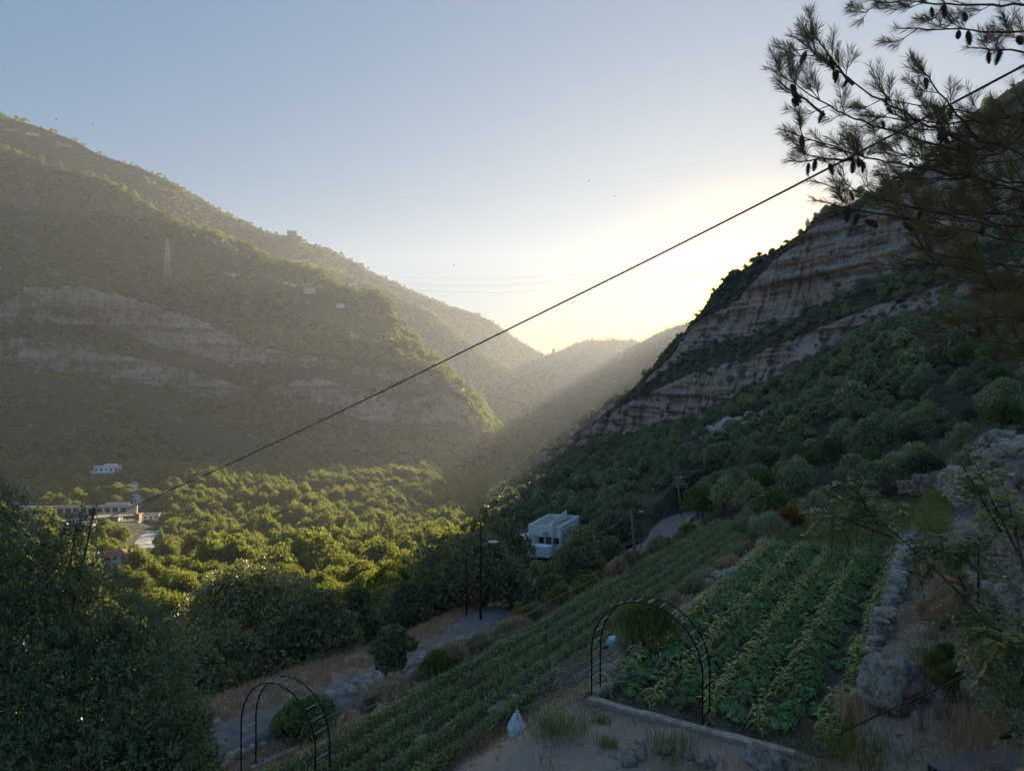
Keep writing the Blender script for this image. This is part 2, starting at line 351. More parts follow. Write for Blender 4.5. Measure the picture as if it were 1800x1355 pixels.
# ------------------------------------------------------------------ terrain lofts: rows of (px, py, depth) measured points, real distances
SURF = []   # (verts, quads) for placing things
def loft(name, label_mat, rows, ncol, nseg, rock, amp, dens, noise_scale, zmode=False, carve=False, rockamp=0.0, rocksc=8.0, seed=1, smooth=False, crest=None):
    st = len(rows[0]); u = np.linspace(0, st - 1, ncol)
    R = []
    for r in rows:
        r = np.array(r, float)
        p = np.stack([np.interp(u, np.arange(st), r[:, k]) for k in range(3)], 1)
        if zmode: X = np.stack([(p[:, 0] - CX) / FPX * p[:, 2], p[:, 2], p[:, 1]], 1)
        else: X = np.stack([(p[:, 0] - CX) / FPX * p[:, 2], p[:, 2], (CY - p[:, 1]) / FPX * p[:, 2]], 1)
        R.append(X)
    G = []; RK = []; DN = []; AM = []
    for i in range(len(rows) - 1):
        n = nseg[i]; last = i == len(rows) - 2
        ts = np.linspace(0, 1, n, endpoint=last)
        for t in ts:
            tt = t
            G.append(R[i] * (1 - tt) + R[i + 1] * tt); RK.append(np.full(ncol, rock[i])); DN.append(np.full(ncol, dens[i]))
            AM.append(np.full(ncol, amp[i] * (math.sin(math.pi * min(t, 1)) * 0.6 + 0.4)))
    G = np.array(G); RK = np.array(RK); DN = np.array(DN); AM = np.array(AM)
    if smooth:
        for _ in range(smooth): G[1:-1] = (G[:-2] + 2 * G[1:-1] + G[2:]) / 4
    d = G[..., 1]
    N1 = fbm(G / noise_scale, 5, seed); N2 = fbm(G / noise_scale + 50, 5, seed + 5)
    G[..., 2] += AM * N1; G[..., 1] += AM * 1.2 * N2
    if rockamp:
        # broken rock faces: ledges, buttresses and cracks pushed in and out
        z = G[..., 2]; q = np.stack([G[..., 0], G[..., 1], z], -1)
        led = vnoise(np.stack([G[..., 0] / (rocksc * 9), G[..., 1] / (rocksc * 9), z / (rocksc * 0.55)], -1), seed + 9)
        led2 = vnoise(np.stack([G[..., 0] / (rocksc * 3), G[..., 1] / (rocksc * 3), z / (rocksc * 0.2)], -1), seed + 19)
        but = fbm(np.stack([G[..., 0] / (rocksc * 1.6), G[..., 1] / (rocksc * 1.6), z / (rocksc * 7)], -1), 4, seed + 29)
        crk = 1 - np.abs(vnoise(np.stack([G[..., 0] / (rocksc * 0.8), G[..., 1] / (rocksc * 0.8), z / (rocksc * 5)], -1), seed + 39)) * 4
        w = (RK > 0.5).astype(float)
        for _ in range(3): w[1:-1] = (w[:-2] + w[1:-1] * 2 + w[2:]) / 4
        off = rockamp * (0.55 * np.sign(led) * np.abs(led) ** 0.5 + 0.3 * led2 + 1.3 * but - 0.28 * np.clip(crk, 0, 1)) * w
        G[..., 1] -= off * 0.9; G[..., 0] -= off * 0.4
    if crest:
        # a stepped, blocky crest line
        i0 = sum(nseg[:crest[2]]); w = np.zeros(G.shape[0]); w[i0:] = 1
        for _ in range(14): w[1:-1] = (w[:-2] + w[1:-1] * 2 + w[2:]) / 4
        q = np.stack([G[..., 0] / crest[1], G[..., 1] / crest[1], 0 * G[..., 0]], -1); nz = vnoise(q, 5) + .5 * vnoise(q * 2.7, 6)
        G[..., 2] += crest[0] * (0.6 * np.round(nz * 2.2) / 2.2 + .4 * nz) * w[:, None] * sstep(1.5, 4.5, d / 100)
    if carve: G = carve_road(G, ymin=92 if zmode else -99)
    nr, nc = G.shape[:2]
    i = np.arange(nr - 1)[:, None] * nc; j = np.arange(nc - 1)[None, :]
    F = np.stack([i + j, i + j + 1, i + nc + j + 1, i + nc + j], -1).reshape(-1, 4)
    V = G.reshape(-1, 3)
    rk = RK.astype(float)
    for _ in range(2): rk[1:-1] = (rk[:-2] + rk[1:-1] * 2 + rk[2:]) / 4
    me = mesh_data(name, V, F, label_mat, True, {'rock': rk})
    o = link(name, me); o['kind'] = 'structure'
    SURF.append((V, F))
    return G, DN, rk

def scatter(G, DN, density, rk=None, rock_keep=0.04, noise_cut=None, seed=3):
    r = np.random.default_rng(seed)
    A = G[:-1, :-1]; B = G[:-1, 1:]; C = G[1:, :-1]; D = G[1:, 1:]
    nrm = np.cross(B - A, C - A)
    area = np.linalg.norm(nrm, axis=-1)
    plan = np.abs(nrm[..., 2])
    w = (0.75 * plan + 0.25 * area) * DN[:-1, :-1] * density
    w = w.ravel(); n = r.poisson(w); idx = np.repeat(np.arange(len(w)), n)
    a, b = r.random(len(idx)), r.random(len(idx))
    Af, Bf, Cf, Df = (x.reshape(-1, 3)[idx] for x in (A, B, C, D))
    P = (Af * (1 - a)[:, None] + Bf * a[:, None]) * (1 - b)[:, None] + (Cf * (1 - a)[:, None] + Df * a[:, None]) * b[:, None]
    keep = np.ones(len(P), bool)
    if noise_cut is not None:
        sc, th = noise_cut; keep &= fbm(P / sc, 4, seed + 3) > th
    return P[keep]

# left mountain: foot, lower cliff, ledge, upper cliff, shelf, slope, spur crest, gully
cols = [
 [(-500, 850, 640), (0, 838, 740), (40, 838, 745), (150, 834, 760), (350, 830, 790), (450, 828, 810), (560, 828, 850), (700, 828, 900), (800, 830, 960), (870, 832, 1000), (905, 835, 1060), (925, 800, 1400)],
 [(-500, 640, 800), (0, 628, 900), (40, 640, 905), (150, 650, 920), (350, 690, 950), (450, 702, 970), (560, 716, 1000), (700, 752, 1010), (780, 756, 1030), (835, 765, 1060), (870, 775, 1100), (895, 765, 1400)],
 [(-500, 600, 806), (0, 596, 908), (40, 592, 913), (150, 604, 930), (350, 655, 960), (450, 684, 980), (560, 664, 1010), (700, 705, 1020), (780, 690, 1040), (825, 712, 1070), (850, 750, 1110), (875, 745, 1400)],
 [(-500, 570, 850), (0, 575, 950), (40, 568, 950), (150, 580, 962), (350, 618, 990), (450, 648, 1010), (560, 642, 1030), (700, 668, 1040), (780, 674, 1055), (818, 695, 1080), (842, 728, 1120), (865, 730, 1400)],
 [(-500, 500, 855), (0, 548, 958), (40, 504, 956), (150, 500, 968), (350, 560, 998), (450, 608, 1015), (560, 628, 1038), (700, 645, 1050), (775, 655, 1062), (812, 682, 1088), (836, 712, 1125), (860, 720, 1400)],
 [(-500, 440, 1000), (0, 492, 1080), (40, 486, 1060), (150, 486, 1050), (350, 540, 1060), (450, 580, 1100), (560, 590, 1150), (700, 612, 1150), (768, 645, 1120), (808, 678, 1120), (832, 706, 1150), (856, 712, 1400)],
 [(-500, 350, 1200), (0, 360, 1200), (40, 375, 1200), (150, 405, 1215), (350, 475, 1250), (450, 505, 1290), (560, 520, 1400), (690, 570, 1350), (760, 632, 1220), (802, 674, 1180), (828, 700, 1190), (852, 706, 1420)],
 [(-500, 260, 1330), (0, 262, 1330), (40, 272, 1330), (150, 310, 1350), (350, 405, 1420), (450, 450, 1500), (560, 482, 1600), (680, 548, 1430), (752, 622, 1260), (796, 670, 1220), (824, 697, 1220), (850, 702, 1440)],
 [(-500, 320, 1390), (0, 310, 1390), (40, 315, 1390), (150, 350, 1410), (350, 440, 1500), (450, 480, 1600), (560, 520, 1700), (680, 600, 1600), (750, 680, 1400), (794, 720, 1350), (822, 740, 1330), (850, 750, 1500)],
]
GL, DL, KL = loft('left_mountain', M['mtn_left'], cols, 560, [34, 22, 8, 26, 10, 26, 24, 10], [0, 1, 0, 1, 0, 0, 0, 0], [14, 9, 8, 9, 16, 70, 80, 40],
                  [1.0, 0.75, 0.9, 0.75, 0.9, 1.0, 1.0, 0.8], 190, rockamp=16, rocksc=22, seed=3)
px_ = [-500, 0, 60, 130, 170, 250, 310, 400, 470, 520, 560, 600, 660, 700, 740, 800, 860, 880, 905, 940, 980, 1015, 1050]
sky_ = [200, 206, 220, 247, 270, 297, 325, 377, 410, 420, 436, 450, 481, 500, 520, 541, 562, 575, 594, 614, 636, 660, 690]
dep_ = np.interp(px_, [-500, 0, 250, 520, 700, 870, 1015, 1050], [1480, 1520, 1680, 2100, 2450, 2780, 2950, 3000])
rows = [[(p, np.interp(p, [-500, 0, 250, 520, 700, 870, 1015, 1050], [330, 370, 440, 540, 640, 720, 740, 745]), np.interp(p, [-500, 0, 520, 870, 1015, 1050], [1360, 1400, 1720, 2250, 2450, 2500])) for p in px_],
        [(p, s * 0.6 + 0.4 * np.interp(p, [-500, 0, 250, 520, 700, 870, 1015, 1050], [330, 370, 440, 540, 640, 720, 740, 745]), d * 0.62 + 0.38 * np.interp(p, [-500, 0, 520, 870, 1015, 1050], [1360, 1400, 1720, 2250, 2450, 2500])) for p, s, d in zip(px_, sky_, dep_)],
        [(p, s, d) for p, s, d in zip(px_, sky_, dep_)],
        [(p, s + 90, d + 500) for p, s, d in zip(px_, sky_, dep_)]]
G2, D2, K2 = loft('left_mountain_ridge', M['mtn_left'], rows, 420, [26, 26, 8], [0, 0, 0], [60, 22, 8], [1, 1, 0.5], 320, seed=11)
rows = [[(560, 700, 1500), (640, 760, 1450), (700, 790, 1430), (760, 805, 1430), (830, 815, 1480), (900, 818, 1550), (960, 818, 1700), (1010, 812, 1900), (1050, 800, 2300)],
        [(560, 560, 1800), (640, 600, 1750), (700, 620, 1750), (760, 650, 1750), (830, 690, 1780), (900, 720, 1850), (960, 745, 1950), (1005, 765, 2100), (1045, 778, 2400)],
        [(560, 470, 2050), (640, 497, 2050), (700, 522, 2050), (760, 552, 2050), (830, 606, 2050), (900, 655, 2100), (960, 695, 2200), (1005, 738, 2350), (1040, 765, 2500)],
        [(560, 540, 2300), (640, 560, 2300), (700, 590, 2300), (760, 630, 2300), (830, 680, 2300), (900, 730, 2350), (960, 770, 2450), (1005, 800, 2600), (1040, 820, 2700)]]
G3, D3, K3 = loft('left_mountain_spur', M['mtn_left'], rows, 240, [24, 24, 8], [0, 0, 0], [35, 24, 8], [1, 1, 0.5], 220, seed=21)
rows = [[(900, 760, 2450), (985, 740, 2450), (1035, 720, 2450), (1110, 700, 2450), (1160, 700, 2450), (1300, 700, 2450)],
        [(880, 650, 3100), (985, 616, 3100), (1010, 604, 3050), (1035, 598, 3050), (1110, 597, 3000), (1300, 640, 3000)],
        [(880, 690, 3300), (985, 670, 3300), (1010, 660, 3300), (1035, 650, 3300), (1110, 640, 3300), (1300, 670, 3300)]]
G4, D4, K4 = loft('far_hill', M['hills'], rows, 160, [40, 8], [0, 0], [40, 10], [1, 1], 300, seed=31)
rows = [[(940, 815, 1900), (980, 812, 1900), (1020, 810, 1900), (1060, 800, 1900), (1100, 790, 1900), (1160, 780, 1900), (1300, 760, 1900), (1400, 760, 1900)],
        [(960, 765, 2350), (1000, 712, 2400), (1040, 672, 2450), (1075, 640, 2450), (1105, 612, 2450), (1160, 583, 2450), (1225, 562, 2400), (1300, 640, 2400)],
        [(970, 800, 2650), (1010, 740, 2700), (1050, 700, 2700), (1085, 660, 2700), (1115, 640, 2700), (1160, 640, 2700), (1240, 640, 2650), (1320, 700, 2600)]]
G5, D5, K5 = loft('far_hill_slope', M['hills'], rows, 220, [50, 8], [0, 0], [40, 10], [1, 1], 260, seed=41)

# right mountain: forest slope, lower cliff, ledge, upper cliff, wooded top, back
PX = [860, 900, 960, 1040, 1080, 1120, 1170, 1215, 1250, 1310, 1375, 1440, 1520, 1600, 1700, 1800, 1950, 2300, 2900]
def rr(ys, ds): return [(p, np.interp(p, ys[0], ys[1]), np.interp(p, ds[0], ds[1])) for p in PX]
rA = rr(([860, 960, 1120, 1215, 1310, 1400, 1500, 1600, 1700, 1800, 1950, 2900], [1010, 990, 958, 940, 935, 930, 925, 905, 880, 850, 820, 820]),
        ([860, 960, 1120, 1215, 1310, 1400, 1500, 1600, 1700, 1800, 1950, 2900], [120, 124, 122, 104, 84, 72, 60, 50, 42, 37, 32, 20]))
rB = rr(([860, 960, 1040, 1120, 1215, 1310, 1400, 1500, 1600, 1700, 1800, 1950, 2900], [905, 885, 865, 850, 830, 812, 800, 785, 765, 740, 712, 670, 560]),
        ([860, 960, 1040, 1120, 1215, 1310, 1400, 1500, 1600, 1700, 1800, 1950, 2900], [320, 290, 260, 235, 200, 172, 150, 130, 110, 95, 82, 70, 40]))
rC = rr(([860, 900, 960, 1040, 1120, 1215, 1310, 1400, 1500, 1600, 1700, 1800, 1950, 2900], [856, 842, 812, 778, 764, 735, 690, 655, 605, 565, 540, 510, 450, 300]),
        ([860, 900, 960, 1040, 1120, 1215, 1310, 1400, 1500, 1600, 1700, 1800, 1950, 2900], [780, 760, 710, 640, 560, 480, 430, 390, 360, 330, 300, 280, 250, 150]))
rD = rr(([860, 900, 960, 1040, 1080, 1120, 1215, 1310, 1400, 1500, 1600, 1700, 1800, 1950, 2900], [853, 838, 802, 748, 722, 700, 655, 628, 595, 550, 515, 490, 450, 400, 250]),
        ([860, 900, 960, 1040, 1120, 1215, 1310, 1400, 1500, 1600, 1700, 1800, 1950, 2900], [800, 780, 725, 652, 572, 492, 442, 402, 372, 342, 312, 292, 262, 160]))
rE = rr(([860, 900, 960, 1040, 1080, 1120, 1170, 1215, 1310, 1400, 1500, 1600, 1700, 1800, 1950, 2900], [851, 835, 796, 742, 716, 694, 650, 612, 588, 560, 508, 470, 430, 400, 340, 180]),
        ([860, 900, 960, 1040, 1120, 1215, 1310, 1400, 1500, 1600, 1700, 1800, 1950, 2900], [820, 800, 745, 672, 592, 540, 500, 455, 420, 390, 350, 330, 300, 200]))
rF = rr(([860, 900, 960, 1040, 1080, 1120, 1170, 1215, 1250, 1310, 1375, 1400, 1440, 1520, 1600, 1700, 1800, 1950, 2900], [849, 832, 790, 738, 712, 690, 640, 582, 556, 510, 448, 412, 388, 368, 324, 224, 160, 100, 0]),
        ([860, 900, 960, 1040, 1120, 1215, 1310, 1400, 1500, 1600, 1700, 1800, 1950, 2900], [835, 815, 760, 690, 610, 555, 513, 470, 435, 403, 364, 344, 315, 215]))
rG = rr(([860, 900, 960, 1040, 1080, 1120, 1140, 1170, 1215, 1240, 1258, 1275, 1310, 1350, 1375, 1390, 1440, 1480, 1520, 1600, 1660, 1720, 1800, 1950, 2900], [847, 829, 785, 735, 708, 686, 660, 624, 574, 542, 512, 497, 476, 452, 432, 412, 386, 374, 362, 320, 242, 196, 152, 90, -20]),
        ([860, 900, 960, 1040, 1120, 1215, 1310, 1400, 1500, 1600, 1700, 1800, 1950, 2900], [850, 830, 780, 712, 640, 600, 560, 500, 465, 430, 390, 370, 345, 240]))
rH = [(p, y + 190, d + 190) for (p, y, d) in rG]
GR, DR, KR = loft('right_mountain', M['mtn_right'], [rA, rB, rC, rD, rE, rF, rG, rH], 620, [60, 80, 40, 16, 70, 16, 10], [0, 0, 1, 0, 1, 0, 0], [2.0, 9, 5, 4, 6, 4, 8],
                  [1.0, 1.0, 0.35, 1.3, 0.16, 1.1, 0.6], 60, carve=True, rockamp=9.5, rocksc=10, seed=51, crest=(8.5, 24, 5))

# valley floor
VP = [-1200, -400, 0, 150, 300, 500, 700, 850, 950, 1100, 1700]
VZ = [(22, [-28] * 11), (50, [-30, -30, -30, -29, -28, -28, -27, -27, -26, -26, -26]),
      (74, [-36, -36, -35, -34, -33, -33, -32, -31, -30, -30, -30]), (92, [-37, -37, -36, -35, -34, -33, -31, -29, -28, -27, -27]), (120, [-44, -44, -43, -42, -41, -40, -37, -33, -31, -29, -29]),
      (150, [-50, -50, -49, -48, -48, -47, -44, -39, -36, -32, -31]), (250, [-66, -65, -64, -64, -66, -66, -64, -60, -56, -52, -50]),
      (370, [-74, -74, -74, -76, -82, -84, -84, -82, -78, -74, -70]), (480, [-78, -78, -80, -82, -88, -94, -97, -97, -97, -92, -90]),
      (600, [-68, -68, -71, -68, -74, -92, -103, -110, -114, -112, -110]), (740, [-98, -98, -98, -95, -90, -90, -98, -114, -120, -120, -120]),
      (1000, [-122, -122, -122, -120, -118, -118, -118, -128, -132, -134, -134]), (1700, [-160, -160, -160, -160, -160, -160, -160, -165, -170, -175, -175]),
      (2900, [-220] * 11)]
rows = [[(p, z, d) for p, z in zip(VP, zs)] for d, zs in VZ]
GV, DV, KV = loft('valley_floor', M['valley'], rows, 360, [14, 16, 10, 16, 16, 30, 30, 24, 24, 24, 18, 18, 10], [0] * 13, [0.5, 1, 1.5, 2, 2.5, 4, 6, 7, 8, 6, 8, 12, 20], [1] * 13, 45,
                  zmode=True, carve=True, seed=61)

# ------------------------------------------------------------------ near ground, terraced along the field's direction
ES = np.array([0.53, 0.848]); ET = np.array([0.848, -0.53])
def st_of(x, y): return x * ES[0] + y * ES[1], x * ET[0] + y * ET[1]
def xy_of(s, t): return s * ES[0] + t * ET[0], s * ES[1] + t * ET[1]
def zN(s, t, detail=True):
    s = np.asarray(s, float); t = np.asarray(t, float)
    k = [(-60, -30), (-40, -19.5), (-30, -15.2), (-26, -14.2), (-21, -13.2), (-17, -11.4), (-14.2, -9.5), (-13.2, -8.75), (-12.9, -8.6), (-9.4, -8.5), (-8.9, -8.2), (-7.6, -7.25), (-7.2, -7.0),
         (-1.75, -7.0), (-1.45, -6.25), (0.55, -5.9), (0.95, -3.2), (4, -2.4), (16, 0.5), (60, 12)]
    te = t - np.interp(s, [9.5, 12, 14.5, 17.5], [1.55, .75, .3, 0]) * sstep(-.5, .5, t)
    z = np.interp(te, [a for a, b in k], [b for a, b in k])
    z = z - 0.12 * np.clip(s - 20, 0, 200) * (1 - sstep(-20, -13, t))
    z = z - 0.10 * np.clip(s - 44, 0, 100) * (1 - sstep(-5, 3, t)) - 0.06 * np.clip(s - 44, 0, 100)
    # the wall on the right gets lower towards its far end, and fades near the camera
    slope = np.interp(t, [-60, -1.45, 0.4, 4, 9, 16, 60], [-99, -6.25, -5.95, -3.9, -2.4, 0.0, 12])
    z = np.where(t > 0.35, z * (1 - sstep(19.5, 22.5, s)) + slope * sstep(19.5, 22.5, s), z)
    z = np.where((t > 0.95), z + (1 - sstep(19.5, 22.5, s)) * 1.5 * (1 - sstep(4, 10, t)), z)
    near = 1 - sstep(11.5, 15.5, s)
    hi = np.interp(t, [-30, -9, -4, -1.5, 1, 4, 12], [0, 0, 0.15, 1.0, 1.1, 1.0, 1.0])
    flat = np.interp(t, [-1.9, -1.2, 0.5, 0.9, 8, 14], [-7.0, -6.6, -5.9, -5.5, -4.6, -3.5])
    zn = np.where(t > -1.9, flat, z) + near * hi * np.clip((13 - s) * 0.22, 0, 1.4)
    z = z * (1 - near) + zn * near
    if detail:
        x, y = xy_of(s, t)
        P = np.stack([x, y, 0 * x], -1)
        fld = ((t > -12.8) & (t < -9.4) & (s < 44)) | ((t > -7.1) & (t < -1.9) & (s > 14.4) & (s < 33))
        a = np.where(fld, 0.35, 1.0)
        z = z + a * (0.16 * fbm(P / 2.2, 4, 5) + 0.05 * fbm(P / 0.35, 3, 8)) + sstep(-13, -18, t) * 0.5 * fbm(P / 5, 3, 12)
        up = (t > -7.1) & (t < -1.9) & (s > 14.4) & (s < 33)
        z = z + np.where(up, 0.07 * np.cos((t + 6.1) * 2 * math.pi / 1.08), 0)
    return z
def road_blend(x, y, z):
    P = np.stack([x, y, z], -1); return carve_road(P)[..., 2]
tt = np.concatenate([np.arange(-44, -14, 0.3), np.arange(-14, 2, 0.11), np.arange(2, 22, 0.5)])
ss = np.concatenate([np.arange(-12, 9, 0.5), np.arange(9, 36, 0.12), np.arange(36, 66, 0.3), np.arange(66, 96, 0.8)])
S, T = np.meshgrid(ss, tt, indexing='ij')
X, Y = xy_of(S, T); Z = zN(S, T)
edge = sstep(66, 95, S) + sstep(-36, -44, T)
Z = road_blend(X, Y, Z) - 3.0 * np.clip(edge, 0, 1)
soil = ((T > -12.8) & (T < -9.4) & (S < 44) & (S > 9)) | ((T > -7.1) & (T < -1.8) & (S > 14.4) & (S < 33))
PQ = np.stack([X, Y, 0 * X], -1)
BARE = (1 - sstep(13.6, 14.3, S)) * sstep(8.5, 9.5, S) * sstep(-10, -8.6, T) * (1 - sstep(-2.5, -1.5, T)) * sstep(-.25, .15, fbm(PQ / 1.5, 4, 77) + .15)
BARE = np.maximum(BARE, 0.75 * sstep(-1.2, -.6, T) * (1 - sstep(2, 5, T)) * sstep(-.1, .3, fbm(PQ / 1.8, 4, 78)))
nr, nc = S.shape
i = np.arange(nr - 1)[:, None] * nc; j = np.arange(nc - 1)[None, :]
F = np.stack([i + j, i + nc + j, i + nc + j + 1, i + j + 1], -1).reshape(-1, 4)
VN = np.stack([X, Y, Z], -1).reshape(-1, 3)
o = link('ground', mesh_data('ground', VN, F, M['ground'], True, {'soil': soil.astype(float), 'bare': BARE})); o['kind'] = 'structure'
SURF.append((VN, F))

allV = np.concatenate([v for v, f in SURF]); offs = np.cumsum([0] + [len(v) for v, f in SURF])[:-1]
allF = np.concatenate([f + o_ for (v, f), o_ in zip(SURF, offs)])
BVH = BVHTree.FromPolygons(allV.tolist(), allF.tolist())
def hit(px, py):
    for k in range(20):
        r = hit1(px, py + 3 * k)
        if r is not None: return r
def hit1(px, py):
    d = Vector(((px - CX) / FPX, 1, (CY - py) / FPX)).normalized()
    loc, nrm, idx, dist = BVH.ray_cast(Vector((0, 0, 0)), d, 20000)
    return np.array(loc) if loc is not None and dist < 6000 else None
def ground_z(x, y, zfrom=900):
    loc, nrm, idx, dist = BVH.ray_cast(Vector((x, y, zfrom)), Vector((0, 0, -1)), 3000)
    return loc.z if loc is not None else -20.0
def zdrop(x, y): return ground_z(x, y, 60)

# the road itself: a sheet with verge kerbs
def strip(name, C, w, mat, lift=0.03, wfun=None, parent=None):
    C = np.asarray(C); T_ = unit(np.gradient(C[:, :2], axis=0)); Nn = np.stack([T_[:, 1], -T_[:, 0]], 1)
    cols_ = []
    for f in (-.9, -.56, -.5, -.33, -.16, 0, .16, .33, .5, .56, .9):
        ww = w if wfun is None else wfun(np.linspace(0, 1, len(C)))[:, None] * w
        dz = 0.03 * (abs(f) * 2) ** 4 if abs(f) <= .5 else (.06 if abs(f) < .6 else .75)
        p = np.concatenate([C[:, :2] + Nn * f * ww, C[:, 2:3] + lift - dz], 1); cols_.append(p)
    G = np.stack(cols_, 1); nr_, nc_ = G.shape[:2]
    i = np.arange(nr_ - 1)[:, None] * nc_; j = np.arange(nc_ - 1)[None, :]
    F = np.stack([i + j, i + j + 1, i + nc_ + j + 1, i + nc_ + j], -1).reshape(-1, 4)
    return link(name, mesh_data(name, G.reshape(-1, 3), F, mat, True), parent)
o = strip('road', resample(ROAD, 0.8), 2.1, M['asphalt'], 0.10, wfun=lambda f: 1 + 1.35 * sstep(.45, .6, f)); o['kind'] = 'structure'

# ------------------------------------------------------------------ leaf and tree building
def leaf_quads(P, D, N, L, W):
    """rhombic folded leaves at P growing along D, face normal about N"""
    n = len(P); L = np.broadcast_to(L, (n,))[:, None]; W = np.broadcast_to(W, (n,))[:, None]
    D = unit(D); B = unit(np.cross(D, N)); N2 = np.cross(B, D)
    V = np.stack([P, P + D * L * 0.45 + B * W * 0.5 + N2 * W * 0.12, P + D * L, P + D * L * 0.45 - B * W * 0.5 + N2 * W * 0.12], 1).reshape(-1, 3)
    return V, np.arange(n * 4).reshape(n, 4)
def rdir(n, r): return unit(r.normal(size=(n, 3)))

def crown_mesh(name, lobes, per, size, mat, r, up=0.35, flat=1.0, inner=0.25, lw=1.0):
    """foliage clumps spread through overlapping lobes: (centre, radius) list"""
    PP, DD = [], []
    tot = sum(l[1] ** 2 for l in lobes)
    for c, rad in lobes:
        n = int(per * rad ** 2 / tot); c = np.array(c)
        d = rdir(n, r); d[:, 2] = np.where(d[:, 2] < -0.35, -d[:, 2], d[:, 2])
        # lumpy surface: radius varies with direction
        lump = 1 + 0.28 * vnoise(d * 2.6 + c * 3.1, 3) + 0.16 * vnoise(d * 6.0 + c, 5)
        q = np.where(r.random(n) < inner, r.random(n) ** 0.4, 1.0) * lump
        P = c + d * (rad * q)[:, None] * np.array([1, 1, flat]); PP.append(P); DD.append(d)
    P = np.concatenate(PP); D = np.concatenate(DD)
    keep = vnoise(P / (size * 5.5), 9) > -0.52
    P, D = P[keep], D[keep]; n = len(P)
    g = unit(D * 0.7 + rdir(n, r) * 0.9 + np.array([0, 0, up])); nn = unit(D + rdir(n, r) * 0.8)
    s = size * r.uniform(0.6, 1.35, n)
    V, F = leaf_quads(P - g * (s * 0.4)[:, None], g, nn, s, s * lw * r.uniform(0.5, 0.8, n))
    return mesh_data(name, V, F, mat)

def trunk_mesh(name, h, rad, lobes, mat, r, lean=0.1, nstem=1):
    mb = MB()
    for k in range(nstem):
        a = r.uniform(0, 6.28); ln = lean * h * r.uniform(0.5, 1.5)
        top = np.array([math.cos(a) * ln, math.sin(a) * ln, h * 0.62])
        st_ = np.array([math.cos(a) * rad * (nstem > 1) * 1.5, math.sin(a) * rad * (nstem > 1) * 1.5, -0.5])
        mid = (st_ + top) / 2 + r.normal(size=3) * 0.04 * h
        mb.tube([st_, mid * [1, 1, 0.5], mid, top], [rad * 1.3, rad, rad * 0.8, rad * 0.45], 7)
        for c, rr_ in (lobes if nstem == 1 else lobes[k::nstem]):
            c = np.array(c); b = mid + (top - mid) * r.uniform(0, 1)
            m_ = (b + c) / 2 + r.normal(size=3) * 0.05 * h
            mb.tube([b, m_, c], [rad * 0.42, rad * 0.28, rad * 0.1], 5, cap=False)
    return mb.data(name, mat, True)

def lobes_round(r, h, w, n=9, low=0.35):
    out = []
    for k in range(n):
        a = k * 2.4 + r.uniform(-0.4, 0.4); q = math.sqrt((k + 0.5) / n) * 0.62 * w / 2
        z = h * (low + (0.80 - low) * (1 - (q / (w / 2)) ** 1.5) * r.uniform(0.55, 1.0) + 0.02)
        out.append(((math.cos(a) * q, math.sin(a) * q, z), w * r.uniform(0.17, 0.27)))
    out.append(((0, 0, h * 0.78), w * 0.24))
    return out

def proto_tree(kind, mat, seed, per, size, h=7.0, w=6.5, n=9, low=0.35, flat=0.85, trad=0.16, nstem=1, inner=0.25):
    r = np.random.default_rng(seed); lb = lobes_round(r, h, w, n, low)
    cr = crown_mesh(kind + ' crown', lb, per, size, mat, r, flat=flat, inner=inner)
    tr = trunk_mesh(kind + ' trunk', h, trad, lb, M['bark'], r, nstem=nstem)
    return cr, tr

def conifer(seed, mat, h=9.0, per=900, size=0.7, w=3.6):
    r = np.random.default_rng(seed); lb = []
    for k in range(9):
        f = k / 8; lb.append(((r.uniform(-.3, .3), r.uniform(-.3, .3), h * (0.22 + 0.70 * f)), w * 0.42 * (1 - f) + 0.35))
    cr = crown_mesh('conifer crown', lb, per, size, mat, r, up=0.8, flat=0.8)
    return cr, trunk_mesh('conifer trunk', h, 0.15, lb[:5], M['bark'], r, 0.02)

def joined(cr, tr):
    """one proto mesh (crown + trunk) for the far woods"""
    bm = bmesh.new(); bm.from_mesh(cr); nf = len(bm.faces); bm.from_mesh(tr)
    bm.faces.ensure_lookup_table()
    for f in bm.faces[nf:]: f.material_index = 1
    me = bpy.data.meshes.new(cr.name + ' far'); bm.to_mesh(me); bm.free()
    me.materials.append(cr.materials[0]); me.materials.append(tr.materials[0]); return me

